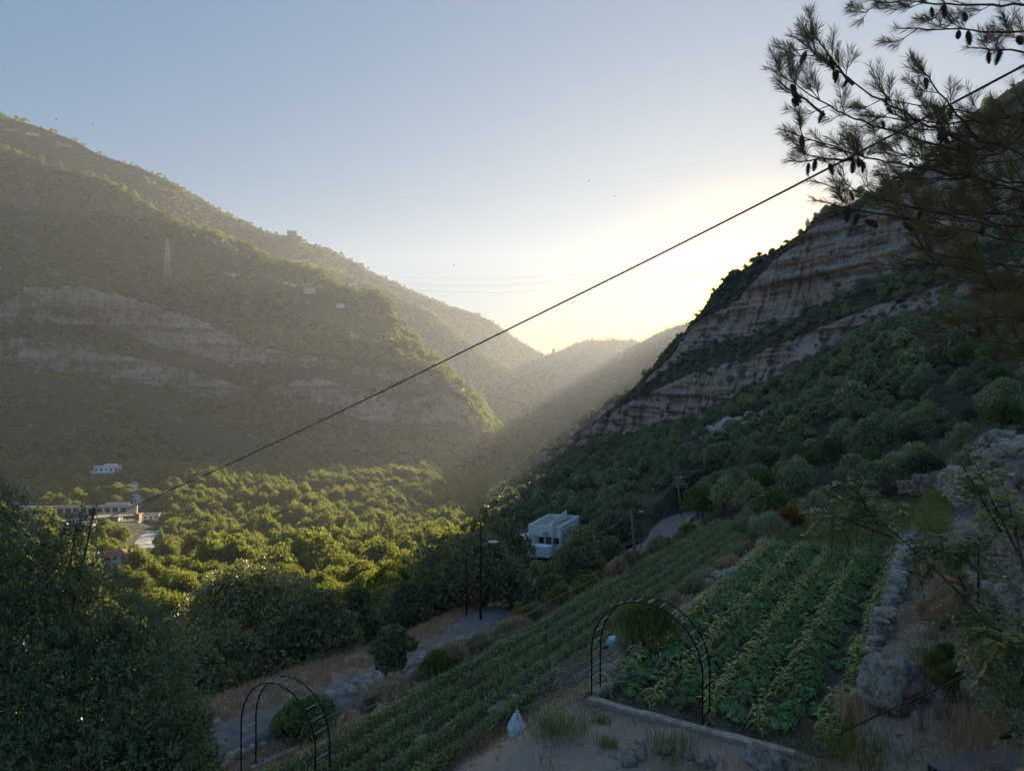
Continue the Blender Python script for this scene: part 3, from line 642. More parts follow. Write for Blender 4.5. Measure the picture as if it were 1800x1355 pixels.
def wood(name, label, P, sc, protos, seed, zs=(0.8, 1.3), sink=0.3, cat='wood'):
    r = np.random.default_rng(seed); n = len(P)
    me = bpy.data.meshes.new(name); me.vertices.add(n)
    P = P.copy(); P[:, 2] -= sink; me.vertices.foreach_set('co', P.astype(np.float32).ravel())
    s3 = np.stack([sc, sc, sc * r.uniform(zs[0], zs[1], n)], 1).astype(np.float32)
    a = me.attributes.new('sc', 'FLOAT_VECTOR', 'POINT'); a.data.foreach_set('vector', s3.ravel())
    rot = np.stack([r.normal(0, 0.06, n), r.normal(0, 0.06, n), r.uniform(0, 6.28, n)], 1).astype(np.float32)
    a = me.attributes.new('ro', 'FLOAT_VECTOR', 'POINT'); a.data.foreach_set('vector', rot.ravel())
    a = me.attributes.new('kd', 'INT', 'POINT'); a.data.foreach_set('value', r.integers(0, len(protos), n).astype(np.int32))
    o = link(name, me); tag(o, label, cat, kind='stuff')
    ng = bpy.data.node_groups.new(name, 'GeometryNodeTree')
    ng.interface.new_socket('Geometry', in_out='INPUT', socket_type='NodeSocketGeometry')
    ng.interface.new_socket('Geometry', in_out='OUTPUT', socket_type='NodeSocketGeometry')
    N = ng.nodes; L = ng.links; gi = N.new('NodeGroupInput'); go = N.new('NodeGroupOutput')
    ip = N.new('GeometryNodeInstanceOnPoints'); ip.inputs['Pick Instance'].default_value = True
    j = N.new('GeometryNodeJoinGeometry')
    for m_ in protos:
        po = bpy.data.objects.new(m_.name, m_); oi = N.new('GeometryNodeObjectInfo'); oi.inputs['Object'].default_value = po
        oi.inputs['As Instance'].default_value = True; L.new(oi.outputs['Geometry'], j.inputs[0])
    def na(nm, ty):
        q = N.new('GeometryNodeInputNamedAttribute'); q.data_type = ty; q.inputs['Name'].default_value = nm; return q.outputs['Attribute']
    er = N.new('FunctionNodeEulerToRotation'); L.new(na('ro', 'FLOAT_VECTOR'), er.inputs[0])
    L.new(gi.outputs[0], ip.inputs['Points']); L.new(j.outputs[0], ip.inputs['Instance']); L.new(na('kd', 'INT'), ip.inputs['Instance Index'])
    L.new(er.outputs[0], ip.inputs['Rotation']); L.new(na('sc', 'FLOAT_VECTOR'), ip.inputs['Scale']); L.new(ip.outputs[0], go.inputs[0])
    md = o.modifiers.new('wood', 'NODES'); md.node_group = ng
    return o

def px_of(P): return CX + P[:, 0] / P[:, 1] * FPX, CY - P[:, 2] / P[:, 1] * FPX
def clear_road(P, r=5.0):
    d = np.linalg.norm(P[:, None, :2] - ROADC[None, ::2, :2], axis=2).min(1); return P[d > r]

# lane through the village, built as pale concrete, and clearings kept free of trees
LANE1 = [hit(*p) for p in ((268, 935), (256, 945), (247, 955), (254, 965), (248, 975), (236, 982), (215, 990))]
LANE2 = [hit(*p) for p in ((225, 842), (236, 852), (242, 866), (246, 880), (236, 892), (222, 900), (190, 906), (140, 912), (90, 918))]
LANE1 = np.array([p for p in LANE1 if p is not None]); LANE2 = np.array([p for p in LANE2 if p is not None])
def away(P, pts, rad):
    pts = np.asarray(pts); m = np.ones(len(P), bool)
    for q in pts: m &= np.hypot(P[:, 0] - q[0], P[:, 1] - q[1]) > rad
    return P[m]
VILL = {k: hit(*p) for k, p in dict(mod=(190, 828), build=(212, 918), red=(207, 998), wall=(110, 905), small=(80, 968), pines=(222, 888)).items()}

r = rng
far_p = [joined(*proto_tree('far tree', M['leaf_far'], 100 + k, 150, 1.5, n=5, w=7.5, h=7)) for k in range(3)] + [joined(*conifer(110 + k, M['leaf_far'], per=110, size=1.3)) for k in range(1)]
mid_p = [joined(*proto_tree('valley tree', M['leaf_valley'], 120 + k, 1500, 0.62, n=8 + k, w=7.5, h=7, low=0.3)) for k in range(4)]
mid_c = [joined(*conifer(140 + k, M['leaf_valley'], h=8.5, per=900, size=.6, w=3.8)) for k in range(2)]
mid_g = [joined(*proto_tree('golden valley tree', M['leaf_gold'], 127, 1500, 0.62, n=8, w=7.0, h=7, low=0.3))]
slope_p = [joined(*proto_tree('slope tree', M['leaf_slope'], 130 + k, 1300, 0.60, n=7 + k, w=6.5, h=6, low=0.25)) for k in range(4)]

slope_c = [joined(*conifer(145 + k, M['leaf_slope'], h=7, per=800, size=.5, w=4.4)) for k in range(1)]
HH = [(512, 462, 13, 2, 'white', 'white house at the left end of the hillside hamlet'), (524, 462, 9, 2, 'white', 'narrow white house second from left in the hillside hamlet'),
      (538, 461, 11, 2, 'cream', 'cream house in the middle of the hillside hamlet'), (549, 466, 11, 2, 'white', 'white house right of the middle in the hillside hamlet'),
      (561, 472, 9, 1, 'cream', 'low house at the right end of the hillside hamlet'), (503, 500, 8, 1, 'cream', 'small cream house left of the lower hillside pair'),
      (515, 503, 8, 1, 'white', 'small white house of the lower hillside group'), (544, 513, 16, 2, 'cream', 'wide cream house right of the lower hillside group'),
      (598, 538, 11, 1, 'white', 'white house on the spur below the hamlet'), (614, 501, 18, 1, 'white', 'long white house on the slope right of the hamlet'),
      (341, 414, 6, 1, 'cream', 'tiny sunlit house above and right of the pylon'), (375, 427, 6, 1, 'cream', 'tiny pale house right of the one above the pylon'),
      (22, 232, 20, 1, 'greywall', 'long grey building near the skyline at far left'), (58, 238, 16, 1, 'cream', 'pale building with terrace just below the left skyline'),
      (113, 258, 18, 2, 'greywall', 'grey concrete frame building under the left skyline'), (405, 484, 14, 1, 'cream', 'pale terrace wall house in the woods right of the pylon'),
      (270, 322, 6, 1, 'cream', 'small house high on the slope near the skyline')]
HHP = [hit(h[0], h[1]) for h in HH]; FRH = hit(95, 489); PYL = hit(294, 492)
def clear_houses(P):
    for q in HHP + [FRH]:
        u_ = q / np.linalg.norm(q)
        for f in (0, -12, -26): P = away(P, [q + u_ * f], 13)
    return away(P, [PYL], 9)
# far woods (uncountable): one mass per hillside
def wood_on(name, label, G, DN, K, dens, s0, s1, protos, seed, cut=None, flt=None, **kw):
    P = scatter(G, DN, dens, K, seed=seed, noise_cut=cut)
    if flt is not None: P = flt(P)
    q = np.random.default_rng(seed + 1); sc = s0 + (s1 - s0) * q.random(len(P)) ** 1.6
    sc = sc * (1 + 0.7 * fbm(P / 110, 3, 4))
    return wood(name, label, P, sc, protos, seed + 2, **kw)
wood_on('left_mountain_forest', 'hazy mass of small trees covering the big left mountainside', GL, DL, KL, 0.022, 0.6, 1.9, far_p, 201, cut=(45, -0.20), flt=lambda P: clear_houses(P[(P[:, 1] > 500)]))
wood_on('ridge_forest', 'dim forest cover on the highest skyline ridge at left', G2, D2, K2, 0.015, .75, 1.6, far_p, 211, cut=(110, -.5), flt=clear_houses)
wood_on('spur_forest', 'hazy trees covering the middle spur behind the left cliffs', G3, D3, K3, 0.014, .8, 1.6, far_p, 221, flt=clear_houses)
wood_on('farthest_hill_forest', 'pale hazy tree cover on the farthest hill at the valley head', G4, D4, K4, 0.006, .8, 1.5, far_p, 235)
wood_on('far_hill_forest', 'faint tree cover on the distant hills at the valley head', G5, D5, K5, 0.008, .9, 1.6, far_p, 231)

# valley trees: the nearest 170 become individuals, the rest a mass
PV = scatter(GV, DV, 0.046, seed=241, noise_cut=(30, -0.5))
xs, ys = px_of(PV); PV = PV[(PV[:, 1] > 88) & (xs < 1235) & (xs > -250) & (PV[:, 1] < 2200)]
PV = clear_road(PV, 7); PV = away(PV, LANE1, 7); PV = away(PV, LANE2, 7)
house_c = np.array([at(965, 960, 136)]); PV = away(PV, house_c, 11)
for k in ('mod', 'build', 'red', 'small'): PV = away(PV, [VILL[k]], 15 if k != 'build' else 24)
PV = away(PV, [VILL['red'] + [-3, -25, 0], VILL['mod'] + [0, -25, 0], VILL['build'] + [0, -30, 0], VILL['red'] + [0, -12, 0], VILL['build'] + [-15, -15, 0]], 14)
xs, ys = px_of(PV); thin = (xs < 260) & (PV[:, 1] > 400) & (PV[:, 1] < 640); PV = PV[~(thin & (r.random(len(PV)) < 0.6))]
xs, ys = px_of(PV)
blk = ((xs > 218) & (xs < 280) & (ys > 932) & (ys < 1022)) | ((xs > 100) & (xs < 290) & (ys > 903) & (ys < 950)) | ((xs > 140) & (xs < 238) & (ys > 998) & (ys < 1040)) | ((xs > 10) & (xs < 245) & (ys > 893) & (ys < 925)) | ((xs > 160) & (xs < 225) & (ys > 822) & (ys < 848)) | ((xs > 893) & (xs < 1000) & (ys > 925) & (ys < 1120))
PV = PV[~blk]
# thin out trees in front of the far road bend and the white house
xs, ys = px_of(PV); vis = (xs > 1115) & (xs < 1240) & (ys > 903) & (PV[:, 1] < 178); PV = PV[~vis]
def poisson_pick(P, rad):
    order = r.permutation(len(P)); kept = []; grid = {}
    for i_ in order:
        p = P[i_]; c = (int(p[0] // rad), int(p[1] // rad)); ok = True
        for a in (-1, 0, 1):
            for b in (-1, 0, 1):
                for q in grid.get((c[0] + a, c[1] + b), ()):
                    if (q[0] - p[0]) ** 2 + (q[1] - p[1]) ** 2 < rad * rad: ok = False
        if ok: grid.setdefault(c, []).append(p); kept.append(i_)
    return P[kept]
near = PV[PV[:, 1] < 265]; farv = PV[PV[:, 1] >= 265]
near = poisson_pick(near, 3.9)
xs, ys = px_of(near); shp = (xs > -60) & (xs < 1230)
near = near[shp]
near = near[np.argsort(near[:, 1])]
NV = 215; farv = np.concatenate([farv, near[NV:]]); near = near[:NV]
q = np.random.default_rng(5)
sc = (0.45 + 1.15 * q.random(len(farv)) ** 1.7) * (1 + 0.6 * fbm(farv / 35, 2, 9)); sc *= 1 + 0.25 * sstep(700, 1400, farv[:, 1])
isg = q.random(len(farv)) < 0.10
wood('valley_forest', 'sunlit rounded trees filling the valley floor beyond the nearest ones', farv, sc, mid_p * 3 + mid_c + mid_g, 243, sink=1.4, zs=(.75, 1.35))

def tree_thing(name, label, cat, cr, tr, loc, sc, rz, group=None, szs=1.0):
    o = thing(name, label, cat, loc, rz, group); o.scale = (sc, sc, sc * szs)
    link('crown', cr, o); link('trunk', tr, o); return o
near_v = [proto_tree('round tree', M['leaf_valley'], 300 + k, 5200, 0.34, n=9 + k, w=7.5, h=7, low=0.3) for k in range(4)]
near_v += [proto_tree('golden tree', M['leaf_gold'], 310, 5200, 0.34, n=9, w=7, h=7, low=0.3)]
near_d = [proto_tree('dark tree', M['leaf_dark'], 320 + k, 6500, 0.32, n=10 + k, w=8, h=7.5, low=0.25) for k in range(3)]
near_s = [proto_tree('slope bush', M['leaf_slope'], 330 + k, 4200, 0.30, n=8 + k, w=6.2, h=5.2, low=0.15, nstem=2, trad=0.12) for k in range(4)]
near_b = [proto_tree('bright bush', M['leaf_bright'], 340 + k, 4200, 0.30, n=8, w=6.2, h=5.0, low=0.12, nstem=2, trad=0.12) for k in range(2)]
near_o = [proto_tree('grey olive', M['leaf_olive'], 345 + k, 4200, 0.26, n=8, w=5.5, h=4.6, low=0.2, nstem=2, trad=0.12) for k in range(2)]
for p in near:
    x_ = CX + p[0] / p[1] * FPX
    if x_ > 800: pr, lb, gp = near_d, 'dark shaded tree around the white house and road bend', 'shaded trees around the white house'
    elif q.random() < 0.14: pr, lb, gp = near_v[4:], 'golden yellow sunlit tree among the nearer valley trees', 'golden trees in the valley'
    else: pr, lb, gp = near_v[:4], 'green rounded tree in the near sunlit part of the valley', 'green trees in the near valley'
    c_, t_ = pr[q.integers(len(pr))]
    tree_thing('broadleaf_tree', lb, 'tree', c_, t_, p - [0, 0, 1.2], 0.55 + 0.85 * q.random() ** 1.3, q.uniform(0, 6.28), gp, q.uniform(0.8, 1.25))

# right slope: nearest 110 bushes individual, the rest a mass
PR = scatter(GR, DR, 0.040, seed=251, noise_cut=(22, -0.32))
xs, ys = px_of(PR); s_, t_ = st_of(PR[:, 0], PR[:, 1])
PR = PR[(s_ > 58) | (PR[:, 1] > 75)]
PR = clear_road(PR, 5.5)
xs, ys = px_of(PR)
PR = PR[~((xs > 1115) & (xs < 1208) & (ys > 903) & (PR[:, 1] < 178))]
boulder_c = hit(985, 838); PR = away(PR, [boulder_c + [0, -8, 0]], 9)
scree = (np.abs(xs[:0]) if False else None)
xs, ys = px_of(PR)
sc_line = 735 + (1270 - xs) * 0.22
PR = PR[~((xs > 1190) & (xs < 1400) & (np.abs(ys - (762 - (xs - 1230) * 0.28)) < 9) & (PR[:, 1] > 250))]
xs, ys = px_of(PR); PR = PR[~((xs > 893) & (xs < 1000) & (ys > 930) & (ys < 1120))]
nr_m = PR[:, 1] < 155
nearR = poisson_pick(PR[nr_m], 3.7); nearR = nearR[np.argsort(nearR[:, 1])]
xs, ys = px_of(nearR); inv = (xs > 850) & (xs < 1830); nearR = nearR[inv]
NR = 100; farR = np.concatenate([PR[~nr_m], nearR[NR:]]); nearR = nearR[:NR]
sc = (0.30 + 0.85 * q.random(len(farR)) ** 2) * (1 + .5 * fbm(farR / 30, 3, 8))
top = farR[:, 1] > 380; sc = np.where(top, sc * 0.85, sc)
wood('right_mountain_forest', 'dark scrub and small trees covering the shaded right mountainside', farR, sc, slope_p + slope_c, 253, sink=0.8)
for p in nearR:
    u_ = q.random()
    if u_ < 0.16: pr, lb, gp = near_b, 'fresh yellow green bush on the near right slope', 'bright bushes on the right slope'
    elif u_ < 0.30: pr, lb, gp = near_o, 'grey green olive like bush on the near right slope', 'grey bushes on the right slope'
    else: pr, lb, gp = near_s, 'dark green bush on the near right slope above the road', 'dark bushes on the right slope'
    c_, t2 = pr[q.integers(len(pr))]
    tree_thing('bush', lb, 'bush', c_, t2, p - [0, 0, 0.3], 0.55 + 0.5 * q.random(), q.uniform(0, 6.28), gp, q.uniform(0.8, 1.2))

# ------------------------------------------------------------------ near helpers
def hn(px, py, lift=0.0):
    p = hit(px, py)
    if p is None: raise ValueError((px, py))
    return p + np.array([0, 0, lift])
def zxy(x, y): return zdrop(float(x), float(y))
def xyz(s, t, lift=0.0):
    x, y = xy_of(s, t); return np.array([x, y, zxy(x, y) + lift])

# ---- garden arches
def garden_arch(label, loc, rz, width=2.45, height=2.45, depth=0.42):
    t = thing('garden_arch', label, 'garden arch', loc, rz, 'steel garden arches')
    rad = width / 2; hs = height - rad
    def path(yo):
        p = [(-rad, yo, -0.25), (-rad, yo, hs * 0.5), (-rad, yo, hs)]
        p += [(-rad * math.cos(a), yo, hs + rad * math.sin(a)) for a in np.linspace(0.1, math.pi - 0.1, 26)]
        return np.array(p + [(rad, yo, hs), (rad, yo, hs * 0.5), (rad, yo, -0.25)])
    for yo in (-depth / 2, depth / 2): MB().tube(path(yo), 0.019, 8).build('hoop', M['steel'], t, True)
    P = resample(path(0), 0.30)
    P = path(0); L = np.concatenate([[0], np.cumsum(np.linalg.norm(np.diff(P, axis=0), axis=1))])
    for k, qd in enumerate(np.arange(0.45, L[-1] - 0.3, 0.27)):
        c = np.array([np.interp(qd, L, P[:, m_]) for m_ in range(3)])
        MB().bar(c + [0, -depth / 2, 0], c + [0, depth / 2, 0], 0.011, 6).build('rung', M['zinc'], t)
    return t
a0 = hn(1040, 1229); a1 = hn(1235, 1281)
ang = math.atan2(a1[1] - a0[1], a1[0] - a0[0]); wdt = float(np.hypot(a1[0] - a0[0], a1[1] - a0[1]))
c_ = (a0 + a1) / 2; c_ = c_ + np.array([-math.sin(ang), math.cos(ang), 0]) * 0.21; zb = min(a0[2], a1[2])
h_ap = (CY - 1055) / FPX * c_[1] - zb
garden_arch('dark steel arch standing on the concrete edging of the squash field', (c_[0], c_[1], zb), ang, wdt, h_ap)
d2 = 16.4; b0 = at(437, 1372, d2 + 0.3); b1 = at(567, 1372, d2 - 0.9)
ang = math.atan2(b1[1] - b0[1], b1[0] - b0[0]); wdt = float(np.hypot(b1[0] - b0[0], b1[1] - b0[1]))
c_ = (b0 + b1) / 2; zb = zxy(c_[0], c_[1])
t = garden_arch('steel arch at bottom left beside the dark hedge bush', (c_[0], c_[1], zb - 0.1), ang, wdt, (CY - 1188) / FPX * c_[1] - zb, depth=0.42)

# ---- concrete edging of the fields
def edging(label, pts, w=0.2, h=0.2, mat='concrete', name='concrete_edging', seed=1):
    P = resample(np.array(pts), 0.35); r_ = np.random.default_rng(seed)
    mb = MB(); T_ = unit(np.gradient(P[:, :2], axis=0)); Nn = np.stack([T_[:, 1], -T_[:, 0]], 1)
    ring = []
    for k, (a, b) in enumerate(((-.5, -1.6), (-.5, .75), (-.4, 1.0), (.4, 1.0), (.5, .75), (.5, -1.6))):
        ring.append(np.concatenate([P[:, :2] + Nn * a * w + r_.normal(0, 0.006, (len(P), 2)), P[:, 2:3] + b * h + r_.normal(0, 0.012, (len(P), 1))], 1))
    G = np.stack(ring, 1); n, m_ = G.shape[:2]; i = np.arange(n - 1)[:, None] * m_; j = np.arange(m_ - 1)[None, :]
    mb.add(G.reshape(-1, 3), np.stack([i + j, i + j + 1, i + m_ + j + 1, i + m_ + j], -1).reshape(-1, 4))
    mb.F[4].append(np.array([[0, 1, 2, 3]])); mb.F[4].append(np.array([[3, 4, 5, 0]]))
    mb.F[4].append(np.array([[(n - 1) * m_ + q for q in (3, 2, 1, 0)]])); mb.F[4].append(np.array([[(n - 1) * m_ + q for q in (0, 5, 4, 3)]]))
    return tag(mb.build(name, M[mat]), label, 'edging')
edging('concrete kerb along the near end of the squash field', [hn(1036, 1232), hn(1120, 1258), hn(1235, 1287), hn(1330, 1310), hn(1398, 1330)], 0.22, 0.1)
edging('short concrete kerb between the hose pile and the squash field', [hn(1044, 1222), hn(1075, 1203), hn(1108, 1186)], 0.24, 0.1, seed=2)
edging('long thin concrete kerb on the outer edge of the lower bean field', [hn(440, 1353), hn(520, 1318), hn(600, 1281), hn(690, 1232), hn(790, 1190), hn(860, 1150)], 0.2, 0.1, seed=3)

# ---- stones and dry stone walls
ico = bmesh.new(); bmesh.ops.create_icosphere(ico, subdivisions=2, radius=1.0)
IV = np.array([v.co[:] for v in ico.verts]); IF = np.array([[v.index for v in f.verts] for f in ico.faces]); ico.free()
ico = bmesh.new(); bmesh.ops.create_icosphere(ico, subdivisions=4, radius=1.0)
IV4 = np.array([v.co[:] for v in ico.verts]); IF4 = np.array([[v.index for v in f.verts] for f in ico.faces]); ico.free()
def stone(r_, size, boxy=0.55, fine=False):
    V = (IV4 if fine else IV).copy(); off = r_.uniform(-50, 50, 3)
    m_ = np.max(np.abs(V), axis=1, keepdims=True); V = V * (1 - boxy) + V / m_ * boxy * 0.8
    V = V * (1 + 0.26 * vnoise(V * 1.3 + off, 2)[:, None] + 0.16 * vnoise(V * 2.8 + off, 4)[:, None])
    if fine: V = V * (1 + 0.14 * fbm(V * 4 + off, 5, 4)[:, None] - 0.14 * np.clip(1 - 5 * np.abs(vnoise(V * 2.2 + off, 7)), 0, 1)[:, None])
    V = V * np.array(size) / 2
    rm = np.array(Matrix.Rotation(r_.uniform(0, 6.28), 3, 'Z') @ Matrix.Rotation(r_.normal(0, .2), 3, 'X'))
    return V @ rm.T, (IF4 if fine else IF)
def stone_wall(name, label, base, tops, thick, sz, mat, seed, cat='stone wall', zsq=0.62):
    """stacked stones along a base polyline; tops gives the wall's height at each base point"""
    r_ = np.random.default_rng(seed); B = np.array(base, float); L = np.concatenate([[0], np.cumsum(np.linalg.norm(np.diff(B[:, :2], axis=0), axis=1))])
    mb = MB(); q = 0.0
    hmax = max(tops); row = 0; z = 0.0
    while z < hmax:
        q = r_.uniform(0, sz)
        while q < L[-1]:
            w = sz * r_.uniform(0.6, 1.6); c = np.array([np.interp(q + w / 2, L, B[:, k]) for k in range(3)]); h = np.interp(q + w / 2, L, tops)
            if z < h * r_.uniform(0.9, 1.06):
                i_ = min(np.searchsorted(L, q), len(B) - 1); dxy = unit((B[max(i_, 1)] - B[max(i_, 1) - 1])[:2][None])[0]
                zz = sz * zsq * r_.uniform(0.85, 1.25); V, F_ = stone(r_, (w * 1.12, thick, zz * 1.15), 0.6)
                # keep stones lying along the wall
                V = V - V.mean(0); a_ = math.atan2(dxy[1], dxy[0]); 
                V0, F_ = stone(r_, (1, 1, 1), 0.72); u_, s_, vt = 0, 0, 0
                V = V0 / np.abs(V0).max(0) * np.array([w * 0.62, thick / 2 * r_.uniform(.8, 1.25), zz * 0.68])
                ca, sa = math.cos(a_ + r_.normal(0, .06)), math.sin(a_ + r_.normal(0, .06))
                V = V @ np.array([[ca, sa, 0], [-sa, ca, 0], [0, 0, 1]])
                off = np.array([-dxy[1], dxy[0]]) * r_.normal(0, thick * 0.10)
                mb.add(V + c + [off[0], off[1], z + zz / 2 - 0.1], F_)
            q += w
        z += sz * zsq
    return tag(mb.build(name, M[mat]), label, cat)
def line_st(pts, n=14): 
    P = np.array(pts, float); q = np.linspace(0, len(P) - 1, n); s_ = np.interp(q, np.arange(len(P)), P[:, 0]); t_ = np.interp(q, np.arange(len(P)), P[:, 1])
    out = []
    for a, b in zip(s_, t_):
        x, y = xy_of(a, b); out.append((x, y, float(zN(a, b, False))))
    return out
# right edge of the squash field: low broken wall
base = line_st([(16.2, -1.62), (22, -1.6), (28, -1.55), (32.5, -1.5)], 20)
stone_wall('dry_stone_wall', 'low broken pale stone wall along the right edge of the squash field', base, [0.55, .2, .15, .2, .75, .8, .45, .35, .8, .85, .7, .85, .9, .8, .9, .9, .85, .8, .7, .5], 0.5, 0.25, 'rock', 31)
base = line_st([(20.6, 0.72), (17.5, 0.80), (14.5, 1.05), (12, 1.5), (9.5, 2.3)], 16)
base = [(x, y, min(z, -5.6)) for x, y, z in base]
stone_wall('dry_stone_wall', 'tall rough pale stone retaining wall running off the right edge', base, [-1.15 - z + .1 * math.sin(k * 1.7) for k, (x, y, z) in enumerate(base)], 0.6, 0.27, 'rock', 32)
base = line_st([(38, 0.25), (42, -0.1), (48, -0.7)], 10)
stone_wall('dry_stone_wall', 'smaller pale stone wall beyond the dry slope right of the brown blocks', base, [2.0, 2.1, 2.1, 2.0, 1.9, 1.8, 1.7, 1.6, 1.5, 1.4], 0.6, 0.42, 'rock', 36)
base = [hn(1580, 866), hn(1612, 868), hn(1650, 868), hn(1664, 872)]
stone_wall('dry_stone_wall', 'short wall of big brown squared blocks at the far end of the grass strip', base, [0.7, 1.3, 1.5, 1.5], 0.9, 1.25, 'rock_dark', 33, zsq=0.45)
# field stones, rocks along the edges
def rock(label, loc, size, seed, mat='rock', name='rock', group=None, fine=True, cat='rock', sink=0.25):
    r_ = np.random.default_rng(seed); V, F_ = stone(r_, size, 0.45, fine)
    o = link(name, mesh_data(name, V, F_, M[mat], True), None, (loc[0], loc[1], loc[2] + size[2] * (0.5 - sink)))
    return tag(o, label, cat, group)
rock('large pale boulder at the corner of the low wall beside the squash field', hn(1560, 1240), (1.15, 0.9, 1.1), 41, sink=0.1)
rock('flat grey boulder lying right of the large corner boulder', hn(1622, 1225), (1.1, 0.6, 0.5), 42)
rock('rounded pale boulder at the bottom edge right of the kerb', hn(1350, 1350), (0.85, 0.6, 0.5), 43)
rock('small brown rock on the dry heap above the tarmac corner', hn(1660, 1262), (0.34, 0.25, 0.25), 44, 'rock_dark')
rock('upright pale stone left of the brown heap', hn(1612, 1285), (0.22, 0.2, 0.5), 45)
rock('big grey limestone block standing in the scrub above the white house', boulder_c, (9, 7, 7.5), 46, 'rock_dark', 'boulder', cat='boulder')
for k, (x_, y_, s_) in enumerate(((1118, 1330, .5), (1170, 1322, .3), (1105, 1342, .35), (1125, 1310, .25), (1210, 1332, .28), (1240, 1343, .45), (1000, 1300, .12), (960, 1312, .10))):
    rock('grey stone in the rubble at the bottom centre below the kerb', hn(x_, y_), (s_, s_ * .8, s_ * .55), 50 + k, 'rock', group='rubble stones at the bottom centre', fine=False)
edge_px = [(700, 1327), (742, 1309), (790, 1283), (812, 1275), (868, 1256), (878, 1245), (892, 1243), (905, 1236), (925, 1226), (935, 1215), (960, 1200), (975, 1190), (990, 1182)]
for k, (x_, y_) in enumerate(edge_px):
    s_ = 0.22 + 0.22 * ((k * 37) % 10) / 10
    rock('pale stone in the line between the bean field and the dry grass', hn(x_, y_), (s_ * 1.3, s_, s_ * .8), 70 + k, 'rock', group='stones lining the bean field', fine=False)
for k, (x_, y_, s_) in enumerate(((395, 1318, .45), (412, 1308, .5), (430, 1296, .5), (447, 1290, .4), (458, 1282, .42), (470, 1277, .35), (405, 1335, .5), (424, 1330, .55), (440, 1320, .5), (396, 1348, .4), (455, 1340, .3), (462, 1312, .3), (380, 1274, .4))):
    rock('pale stone in the rubble bank beside the road behind the left arch', hn(x_, y_), (s_ * 1.2, s_, s_ * .8), 90 + k, 'rock', group='stones between road and left arch', fine=False)
for k in range(64):
    f = (k % 40) / 39; x_ = 582 + f * 250 + 6 * math.sin(k * 5); y_ = 1236 - f * 110 + 7 * math.sin(k * 3.3)
    rock('pale limestone in the heap along the road edge left of the bean field', hn(x_, y_), (.75 + .3 * math.sin(k * 7), .65, .62 + .15 * math.sin(k * 2.1)), 1200 + k, 'rock', group='limestone heap along the road', fine=False)
for k, (x_, y_) in enumerate(((1250, 1022), (1258, 1018), (1267, 1020), (1275, 1014), (1284, 1016), (1246, 1030), (1163, 1073), (1172, 1070), (1158, 1078), (1290, 1008))):
    rock('pale stone on the bank between the two fields', hn(x_, y_), (.5, .45, .4), 160 + k, 'rock', group='stones on the bank between the fields', fine=False)
r_ = np.random.default_rng(8)
for k in range(26):
    x_ = 1225 + r_.random() * 165; y_ = 764 - (x_ - 1230) * 0.28 + r_.normal(0, 4)
    p = hit(x_, y_); rock('pale boulder in the scree patch on the shaded slope', p, (6 * r_.uniform(.5, 1.3), 5, 4 * r_.uniform(.5, 1.2)), 180 + k, 'rock', group='scree boulders on the right slope', fine=False)

# ---- white bag, plastic sheets, canes and hoses
p = hn(908, 1292); r_ = np.random.default_rng(4)
V = IV4.copy(); z = V[:, 2].copy(); rad = np.where(z > 0, (1 - z) ** 0.75 * 0.75 + 0.10, 1.0 - 0.1 * (z < -0.5)) / np.maximum(np.sqrt(1 - z ** 2), .2)
rad = np.clip(rad, 0, 1.4); V[:, :2] *= rad[:, None]; V = V * (1 + 0.10 * vnoise(V * 4, 3) + .05 * vnoise(V * 9, 4))[:, None]
bag = thing('plastic_bag', 'tied white plastic sack standing on the dry grass', 'bag', (p[0], p[1], p[2] + 0.24))
link('sack', mesh_data('sack', V * [0.19, 0.17, 0.27], IF4, M['bag'], True), bag)
MB().tube([(0, 0, .2), (0.01, 0, .25), (0.02, 0.01, .29)], [0.03, .018, .05], 8).build('knot', M['bag'], bag, True)
def lump(label, p, size, seed, mat='bag', name='plastic_sheet', cat='plastic sheet'):
    r_ = np.random.default_rng(seed); V = IV4 * (1 + 0.35 * vnoise(IV4 * 2 + seed, 2) + 0.2 * vnoise(IV4 * 5 + seed, 3))[:, None]
    return tag(link(name, mesh_data(name, V * np.array(size) / 2, IF4, M[mat], True), None, tuple(p + [0, 0, size[2] * 0.3])), label, cat)
lump('crumpled white plastic sheet on top of the cane pile', hn(1085, 1135), (0.9, 0.5, 0.35), 3)
lump('grey plastic sheet bundle at the left end of the cane pile', hn(985, 1195), (0.6, 0.4, 0.42), 5, 'concrete')
def sticks(name, label, c, n, ln, spread, mat, seed, aim, cat, rad=0.011, hmax=0.3):
    r_ = np.random.default_rng(seed); mb = MB()
    for k in range(n):
        o_ = r_.normal(0, 1, 2) * spread; a_ = aim + r_.normal(0, .45); l_ = ln * r_.uniform(.5, 1.2); dv = np.array([math.cos(a_), math.sin(a_)])
        A_ = c[:2] + o_ - dv * l_ / 2; B_ = c[:2] + o_ + dv * l_ / 2
        za = zxy(*A_) + r_.uniform(0.0, hmax) + .02; zb_ = zxy(*B_) + r_.uniform(0.0, hmax) + .02
        m_ = np.array([*(A_ + B_) / 2 + r_.normal(0, .04, 2), (za + zb_) / 2 + r_.normal(0, .03)])
        mb.tube([[*A_, za], m_, [*B_, zb_]], rad * r_.uniform(.6, 1.3), 4)
    return tag(mb.build(name, M[mat]), label, cat)
sticks('cane_pile', 'heap of dry canes between the bean field and the arch', hn(1010, 1200), 110, 2.0, 0.45, 'cane', 6, 0.9, 'cane pile')
sticks('cane_pile', 'loose dry sticks lying on the ground left of the arch foot', hn(960, 1232), 30, 1.2, 0.6, 'cane', 7, 0.1, 'cane pile', hmax=.08)
c_ = hn(1088, 1165)
